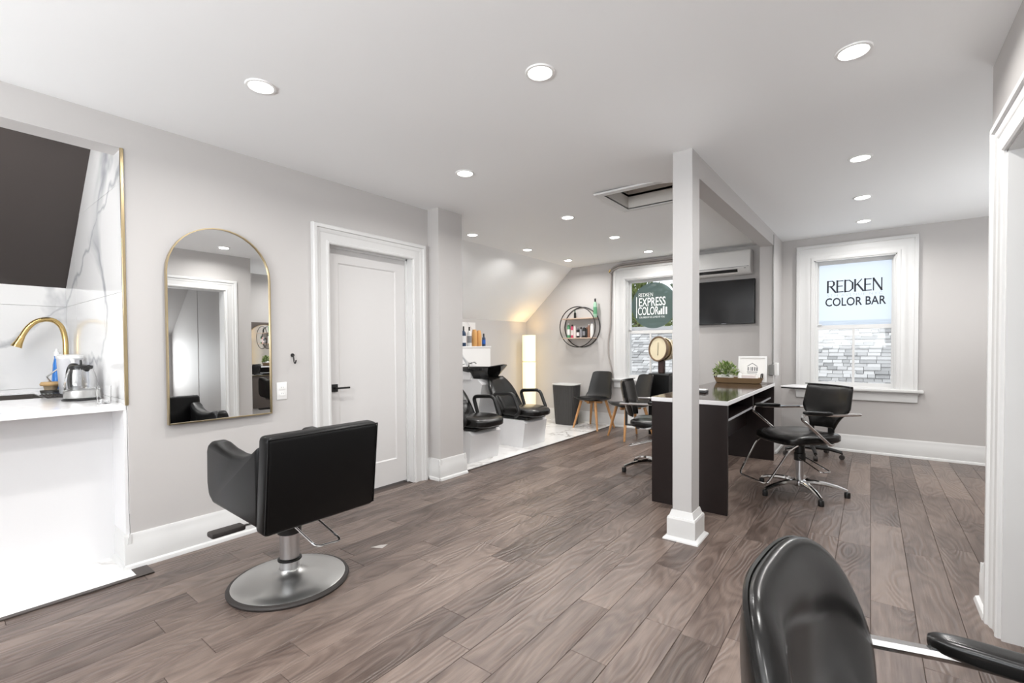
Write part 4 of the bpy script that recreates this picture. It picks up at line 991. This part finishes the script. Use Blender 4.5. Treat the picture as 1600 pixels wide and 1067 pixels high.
tag(leaves(230, 0, 0, .085, .10, .06, .105, .045, None, 3).build('foliage', leaf_m, pp, 0), kind='stuff')
tag(leaves(150, 0, -.01, .095, .10, .06, .11, .04, None, 5).build('pale_foliage', leafp_m, pp, 0), kind='stuff')
b = MB()
for q in range(9): a = q*.7; b.tube([(0, 0, .06), (.05*math.cos(a), .03*math.sin(a), .14)], .002, 5)
tag(b.build('stems', leaf_m, pp), kind='stuff')
fr = thing('framed_sign', (-.985, 5.385, DZ+.014), 'white square framed sign with a small grey house print leaning in the tray', 'frame')
MF = Matrix.Rotation(R(-8), 4, 'X')
b = MB()
for lo, hi in (((-.135, 0, 0), (.135, .02, .018)), ((-.135, 0, .252), (.135, .02, .27)), ((-.135, 0, .018), (-.117, .02, .252)), ((.117, 0, .018), (.135, .02, .252))): b.box(lo, hi, 0, 1, MF)
b.build('frame', plastic_w, fr)
b = MB(); b.box((-.117, .008, .018), (.117, .014, .252), 0, 1, MF); b.build('print_sheet', paper_m, fr)
b = MB(); b.prism([(-.05, .165), (0, .20), (.05, .165), (.046, .16), (0, .192), (-.046, .16)], 'y', .0070, .0078, MF)
for x, w_ in ((-.045, .012), (-.022, .006), (-.008, .016), (.018, .012), (.038, .014)): b.box((x, .0070, .115), (x+w_, .0078, .155), 0, 1, MF)
b.box((-.05, .0070, .098), (.05, .0078, .106), 0, 1, MF); b.box((-.045, .0070, .082), (.045, .0078, .087), 0, 1, MF)
tag(b.build('print_motif', print_m, fr), kind='stuff')
b = MB(); b.box((-.06, -.032, 0), (.06, .032, .075), .002, 1); bx_ = b.build('card_box', pinkbox_m); bx_.location = (-1.0, 5.305, DZ+.014); tag(bx_, 'pale pink card box in the tray in front of the framed sign', 'box')
b = MB(); b.lathe([(0, 0), (.02, 0), (.02, .075), (.014, .09), (0, .09)], n=16); bx_ = b.build('white_bottle', plastic_w); bx_.location = (-1.078, 5.285, DZ+.014); tag(bx_, 'small white bottle in the tray between plant and framed sign', 'bottle')
b = MB(); b.box((-.09, -.05, 0), (.09, .05, .02), .004, 1); b.use(1).box((-.085, -.045, .02), (.085, .045, .028), .002, 1); bx_ = b.build('notebook', [blackp_m, plastic_w]); bx_.location = (-1.172, 4.07, DZ); tag(bx_, 'small white-topped notebook lying on the desk behind the column', 'notebook')

# trolley by the right window
tr = thing('salon_trolley', (-.50, 6.03, 0), 'black wheeled trolley with a flat tray top below the frosted window', 'trolley', R(-15))
b = MB(); b.lathe([(0, .075), (.04, .075), (.05, .09), (.03, .12), (0, .12)], n=16); b.build('hub', blackp_m, tr)
for k in range(5):
    a = R(72*k+8); ca, sa = math.cos(a), math.sin(a)
    b = MB(); b.tube([(ca*.03, sa*.03, .10), (ca*.15, sa*.15, .098), (ca*.27, sa*.27, .075)], .02, 8, rs=[.024, .02, .016]); l = b.build('star_leg', blackp_m, tr)
    b = MB(); b.lathe([(0, -.018), (.024, -.018), (.026, -.01), (.026, .01), (.024, .018), (0, .018)], n=16, M=Matrix.Translation((ca*.27, sa*.27, .0265)) @ rot_to((-sa, ca, .0))); b.tube([(ca*.27, sa*.27, .03), (ca*.27, sa*.27, .075)], .008, 8); b.build('caster', rubber_m, l)
b = MB(); b.tube([(0, 0, .1), (0, 0, .735)], .019, 12); b.build('post', blackp_m, tr)
b = MB(); b.box((-.26, -.16, .737), (.26, .16, .749), .004, 1); b.build('tray_base', blackp_m, tr)
b = MB(); b.box((-.265, -.165, .749), (.265, .165, .763), .004, 1); b.build('tray_top', white_m, tr)

# ------------------------------------------------------------------ kitchen niche
CT, CB = .911, .879
ctp = thing('kitchen_counter', (-4.0, -.3, 0), 'white quartz kitchen counter with an inset sink in the marble niche', 'counter')
SXa, SXb, SYa, SYb = -4.60, -4.12, -.35, .52
b = MB()
for lo, hi in (((NX, -1.3), (SXa, .73)), ((SXb, -1.3), (AX+.0, .722)), ((SXa, -1.3), (SXb, SYa)), ((SXa, SYb), (SXb, .722))): b.box((lo[0]+4, lo[1]+.3, CB), (hi[0]+4, min(hi[1], .722)+.3, CT))
b.build('worktop', quartz_m, ctp)
b = MB(); w_ = .004
x0, x1, y0, y1 = SXa+4, SXb+4, SYa+.3, SYb+.3
b.box((x0, y0, .70), (x1, y1, .704)).box((x0, y0, .704), (x0+w_, y1, CT-.003)).box((x1-w_, y0, .704), (x1, y1, CT-.003)).box((x0+w_, y0, .704), (x1-w_, y0+w_, CT-.003)).box((x0+w_, y1-w_, .704), (x1-w_, y1, CT-.003)); b.build('sink_basin', mat('dark_sink', (.16, .145, .13), .35, metal=.8), ctp)
b = MB(); b.box((-3.51, -1.3, 0), (-3.485, .728, CB)); tag(b.build('counter_front_panel', white_m), 'plain white panel under the kitchen counter', 'panel')
b = MB(); b.box((-3.485, .712, .19), (AX-.003, .728, CB)); struct('trim_9', b, white_m)
fc = thing('faucet', (-4.66, .655, CT), 'polished brass gooseneck faucet over the kitchen sink', 'faucet')
b = MB(); b.lathe([(0, 0), (.027, 0), (.027, .006), (.02, .012), (.018, .09), (0, .09)], n=20); b.build('base', brass_m, fc)
aty = [P('x', -4.66, px, py) for px, py in ((103, 590), (103, 555), (102, 527), (96, 509), (84, 500), (70, 498.5), (55, 502), (42, 513), (34, 526))]
b = MB(); pts = [Vector((0, 0, .08))] + [Vector((0, p.y-fc.location.y, p.z-fc.location.z)) for p in aty]
b.tube(fillet(pts, .05, 3), .0165, 12); b.build('neck', brass_m, fc)
p1, p2 = pts[-1], Vector((0, P('x', -4.66, 25, 542).y-fc.location.y, P('x', -4.66, 27, 542).z-CT))
b = MB(); b.tube([p1, p1.lerp(p2, .5), p2], .02, 14, rs=[.018, .022, .031]); b.build('spray_head', brass_m, fc)
b = MB(); b.tube([(.0, .0, .06), (.03, .0, .066), (.09, -.01, .078)], .007, 8); b.build('lever', brass_m, fc)
b = MB(); b.box((-.14, -.085, 0), (.14, .085, .008), .003, 1)
for q in range(9): b.box((-.135, -.078+q*.0185, .008), (.135, -.07+q*.0185, .012))
mt = b.build('drying_mat', rubber_m); mt.location = (-4.19, .60, CT); mt.rotation_euler = (0, 0, R(0)); tag(mt, 'black ribbed drying mat beside the sink', 'mat')
MZ = CT+.0125
kt = thing('glass_kettle', (-3.765, .628, CT), 'glass electric kettle with steel base and black handle on the counter', 'kettle', R(200))
b = MB(); b.lathe([(0, 0), (.088, 0), (.09, .006), (.082, .014), (0, .014)], n=28); b.build('power_base', blackp_m, kt)
b = MB(); b.lathe([(0, .014), (.079, .014), (.081, .02), (.081, .058), (.077, .062), (0, .062)], n=28); b.build('heating_plate', steel_m, kt)
b = MB(); b.lathe([(.077, .062), (.079, .085), (.074, .12), (.064, .16), (.055, .185), (.053, .195), (.051, .195), (.053, .183), (.062, .158), (.072, .119), (.0765, .085), (.0745, .064)], n=28, caps=False); b.build('glass_body', glass_m, kt)
b = MB(); b.lathe([(0, .18), (.05, .183), (.056, .195), (.054, .206), (.03, .212), (0, .213)], n=24); b.lathe([(0, .213), (.006, .213), (.005, .24), (0, .241)], n=10); b.build('lid', blackp_m, kt)
b = MB(); b.tube(fillet([(.045, 0, .206), (.085, 0, .21), (.115, 0, .17), (.112, 0, .10), (.10, 0, .06), (.078, 0, .045)], .04), .0135, 10); b.build('handle', blackp_m, kt)
b = MB(); b.tube([(-.045, 0, .185), (-.062, 0, .196), (-.075, 0, .203)], .014, 10, rs=[.018, .014, .010]); b.build('spout', blackp_m, kt)
pt = thing('water_filter_pitcher', (-4.20, .645, MZ), 'white plastic water filter pitcher behind the kettle', 'pitcher')
b = MB(); oval_ring(b, [(.055, .045, 0), (.060, .05, .006), (.070, .06, .235), (.066, .056, .235), (.057, .047, .01)], 4, 28); b.build('jug', frost_m, pt)
b = MB(); oval_ring(b, [(.073, .063, .232), (.074, .064, .25), (.06, .05, .258)], 4, 28, (1, 1)); b.build('lid', plastic_w, pt)
b = MB(); oval_ring(b, [(.050, .042, .10), (.056, .046, .225)], 4, 24, (1, 1)); b.build('filter_tank', mat('filter_tank', (.62, .60, .66), .4), pt)
b = MB(); b.tube(fillet([(.066, 0, .225), (.12, 0, .22), (.11, 0, .06), (.06, 0, .045)], .03), .010, 8); b.build('handle', plastic_w, pt)
sb = thing('dish_soap_bottle', (-4.53, .632, CT), 'clear blue dish soap bottle by the faucet', 'bottle')
b = MB(); oval_ring(b, [(.036, .026, 0), (.04, .03, .006), (.04, .03, .09), (.03, .024, .15), (.028, .022, .20), (.015, .014, .245), (.014, .014, .26)], 3, 24, (1, 1)); b.build('body', blue_m, sb)
b = MB(); b.lathe([(0, .26), (.017, .26), (.017, .285), (.008, .29), (.006, .31), (0, .31)], n=14); b.build('cap', plastic_w, sb)
db = thing('soap_dish_brush', (-4.36, .575, MZ), 'round dish brush with a wooden top on a steel holder beside the sink', 'brush')
b = MB(); b.lathe([(0, 0), (.05, 0), (.055, .02), (.05, .024), (0, .024)], n=20); b.build('holder', steel_m, db)
b = MB(); b.lathe([(.032, .024), (.038, .05), (0, .05)], n=20); b.build('bristles', mat('bristles', (.35, .27, .18), .8), db)
b = MB(); b.lathe([(0, .05), (.05, .05), (.055, .06), (.048, .075), (0, .078)], n=20); b.build('brush_head', mat('bamboo', (.55, .36, .17), .5), db)
b = MB(); b.tube([(.0, .0, .075), (.01, -.02, .11), (.03, .03, .16)], .005, 8); b.build('handle_rod', steel_m, db)
gl = MB(); gl.lathe([(0, 0), (.03, 0), (.033, .10), (.031, .10), (.028, .008), (0, .008)], n=20); g_ = gl.build('drinking_glass', glass_m); g_.location = (-3.40, .66, CT); tag(g_, 'clear drinking glass at the right end of the counter', 'glass')

ls = thing('niche_fill_strip', (AX-.155, -.3, 2.385), 'added unseen light strip behind the niche header, brightening the kitchen niche', 'light')  # added hidden strip, put in to brighten the niche
b = MB(); b.box((-.02, -.8, -.012), (0, .8, .012), .003, 1); b.build('housing', plastic_w, ls)
b = MB(); b.box((-.022, -.79, -.009), (-.0195, .79, .009)); b.build('diffuser', lamp_emit_m, ls)
l = bpy.data.lights.new('niche_fill_source', 'AREA'); l.shape = 'RECTANGLE'; l.size = 1.55; l.size_y = .02; l.energy = 5.5; l.color = (1, .985, .965)
o = link('niche_fill_source', l, ls); o.location = (-.026, 0, 0); o.rotation_euler = (R(90), 0, R(90))
o.rotation_euler = Vector((-.75, 0, -.66)).to_track_quat('-Z', 'Y').to_euler()
o.rotation_euler = (Matrix(((0, -.66, .75), (1, 0, 0), (0, .75, .66)))).to_euler()

# paper scrap on the floor
sp0 = P('z', 0, 592, 853); b = MB(); b.prism([(-.045, -.02), (.03, -.035), (.05, .02), (.005, .012)], 'z', .0006, .0016); so_ = b.build('paper_scrap', mat('scrap', (.45, .42, .40), .7)); so_.location = (sp0.x, sp0.y, 0); so_.rotation_euler = (0, 0, R(40)); tag(so_, 'small torn paper scrap lying on the wooden floor', 'paper')

# ------------------------------------------------------------------ outside: shingled roof, trees
shingle_m = mat('shingle', (.5, .5, .5), .85)
def shingle_nodes(m):
    t, b, N, L = nt(m); oi = N('ShaderNodeObjectInfo'); g = N('ShaderNodeNewGeometry'); wn_ = N('ShaderNodeTexWhiteNoise'); wn_.noise_dimensions = '3D'
    rp = N('ShaderNodeValToRGB'); e = rp.color_ramp.elements; e[0].color = (.26, .26, .26, 1); e[1].color = (.60, .595, .59, 1)
    nz = N('ShaderNodeTexNoise', Scale=60.0); L(g.outputs['Position'], nz.inputs['Vector'])
    ad = N('ShaderNodeMath', operation='MULTIPLY_ADD'); ad.inputs[1].default_value = .25; sm = N('ShaderNodeMath', operation='ADD'); L(oi.outputs['Random'], sm.inputs[0]); L(g.outputs['Random Per Island'], sm.inputs[1]); fm = N('ShaderNodeMath', operation='FRACT'); L(sm.outputs[0], fm.inputs[0])
    L(nz.outputs['Fac'], ad.inputs[0]); L(fm.outputs[0], ad.inputs[2])
    L(ad.outputs[0], rp.inputs[0]); L(rp.outputs[0], b.inputs['Base Color'])
shingle_nodes(shingle_m)
under_m = mat('roof_underlay', (.06, .06, .06), .9)
TH = R(36); RY0, RZ0 = 8.6, .08; ROWS = 27; EX = .098
rid = RZ0+ROWS*EX*math.sin(TH)
roof = thing('shingled_roof', (-1.6, RY0, RZ0), 'grey shingled neighbouring roof outside the windows', 'roof')
MR = Matrix.Rotation(TH, 4, 'X')
b = MB(); b.box((-4.6, -.02, -.09), (4.6, ROWS*EX, -.02), 0, 1, MR); b.box((-4.6, .0, -.9), (4.6, .1, 0)); b.build('deck', under_m, roof)
b = MB(); b.box((-4.62, ROWS*EX-.12, .01), (4.62, ROWS*EX+.02, .035), 0, 1, MR); b.build('ridge_cap', shingle_m, roof)
gs = random.Random(4); cand = []
for r in range(ROWS):
    x = -4.6-gs.random()*.3
    while x < 4.6:
        wd = gs.choice((.10, .14, .18, .22)); cand.append((r, x, wd)); x += wd
def vis(r, x, wd):
    v = MR @ Vector((x+wd/2, (r+.5)*EX, 0)) + roof.location - Vector((0, 0, CAMZ))
    q = v.dot(FW); px, py = 800+F_PX*v.dot(RT)/q, CY-F_PX*v.dot(UP)/q
    return (975 < px < 1052 and 500 < py < 596) or (1270 < px < 1405 and 508 < py < 606)
shm = {}; rest = MB(); n_ = 0
for r, x, wd in cand:
    lift = gs.choice((0, .003, .012))
    if vis(r, x, wd) and n_ < 300:
        n_ += 1
        if wd not in shm:
            q = MB(); q.prism([(0, -.004), (EX+.02, -.02), (EX+.02, -.032), (0, -.03)], 'x', .003, wd-.003); shm[wd] = q.mesh('shingle', shingle_m, 0)
        o = link('shingle', shm[wd], roof); o.matrix_local = MR @ Matrix.Translation((x, r*EX, .034+lift))
    else:
        rest.prism([(r*EX, .03+lift), (r*EX+EX+.02, .014+lift), (r*EX+EX+.02, .002), (r*EX, .004)], 'x', x+.003, x+wd-.003, MR)
tag(rest.build('more_shingles', shingle_m, roof, 0), kind='stuff')
tree_m = mat('tree_leaf', (.035, .06, .028), .6); tree2_m = mat('tree_leaf_light', (.12, .16, .035), .6); mottle(tree2_m, (.03, .055, .02), (.24, .29, .07), 1.6); mottle(tree_m, (.015, .03, .018), (.07, .11, .05), 1.2)
for (x, y, z, s_, mm, lb, sd) in ((-5.2, 12.5, 2.35, 1.0, tree2_m, 'yellow-green tree nearest behind the neighbouring roof', 1), (-3.9, 16.2, 3.0, 1.65, tree_m, 'dark green tree behind the round decal, right of the yellow-green one', 2), (-8.1, 16.2, 3.0, 1.7, tree_m, 'dark green tree far left beyond the neighbouring roof', 6)):
    t = thing('tree', (x, y, 0), lb, 'tree', group='trees beyond the neighbouring roof')
    b = MB(); b.tube([(0, 0, -3), (.05, 0, z-.5), (0, .05, z+.3)], .12, 8, rs=[.16, .12, .05]); b.build('trunk', bark_m, t)
    tag(leaves(int(3200*s_), 0, 0, z-.35*s_, s_, s_, s_*1.1, .14, None, sd).build('crown', mm, t, 0), kind='stuff')
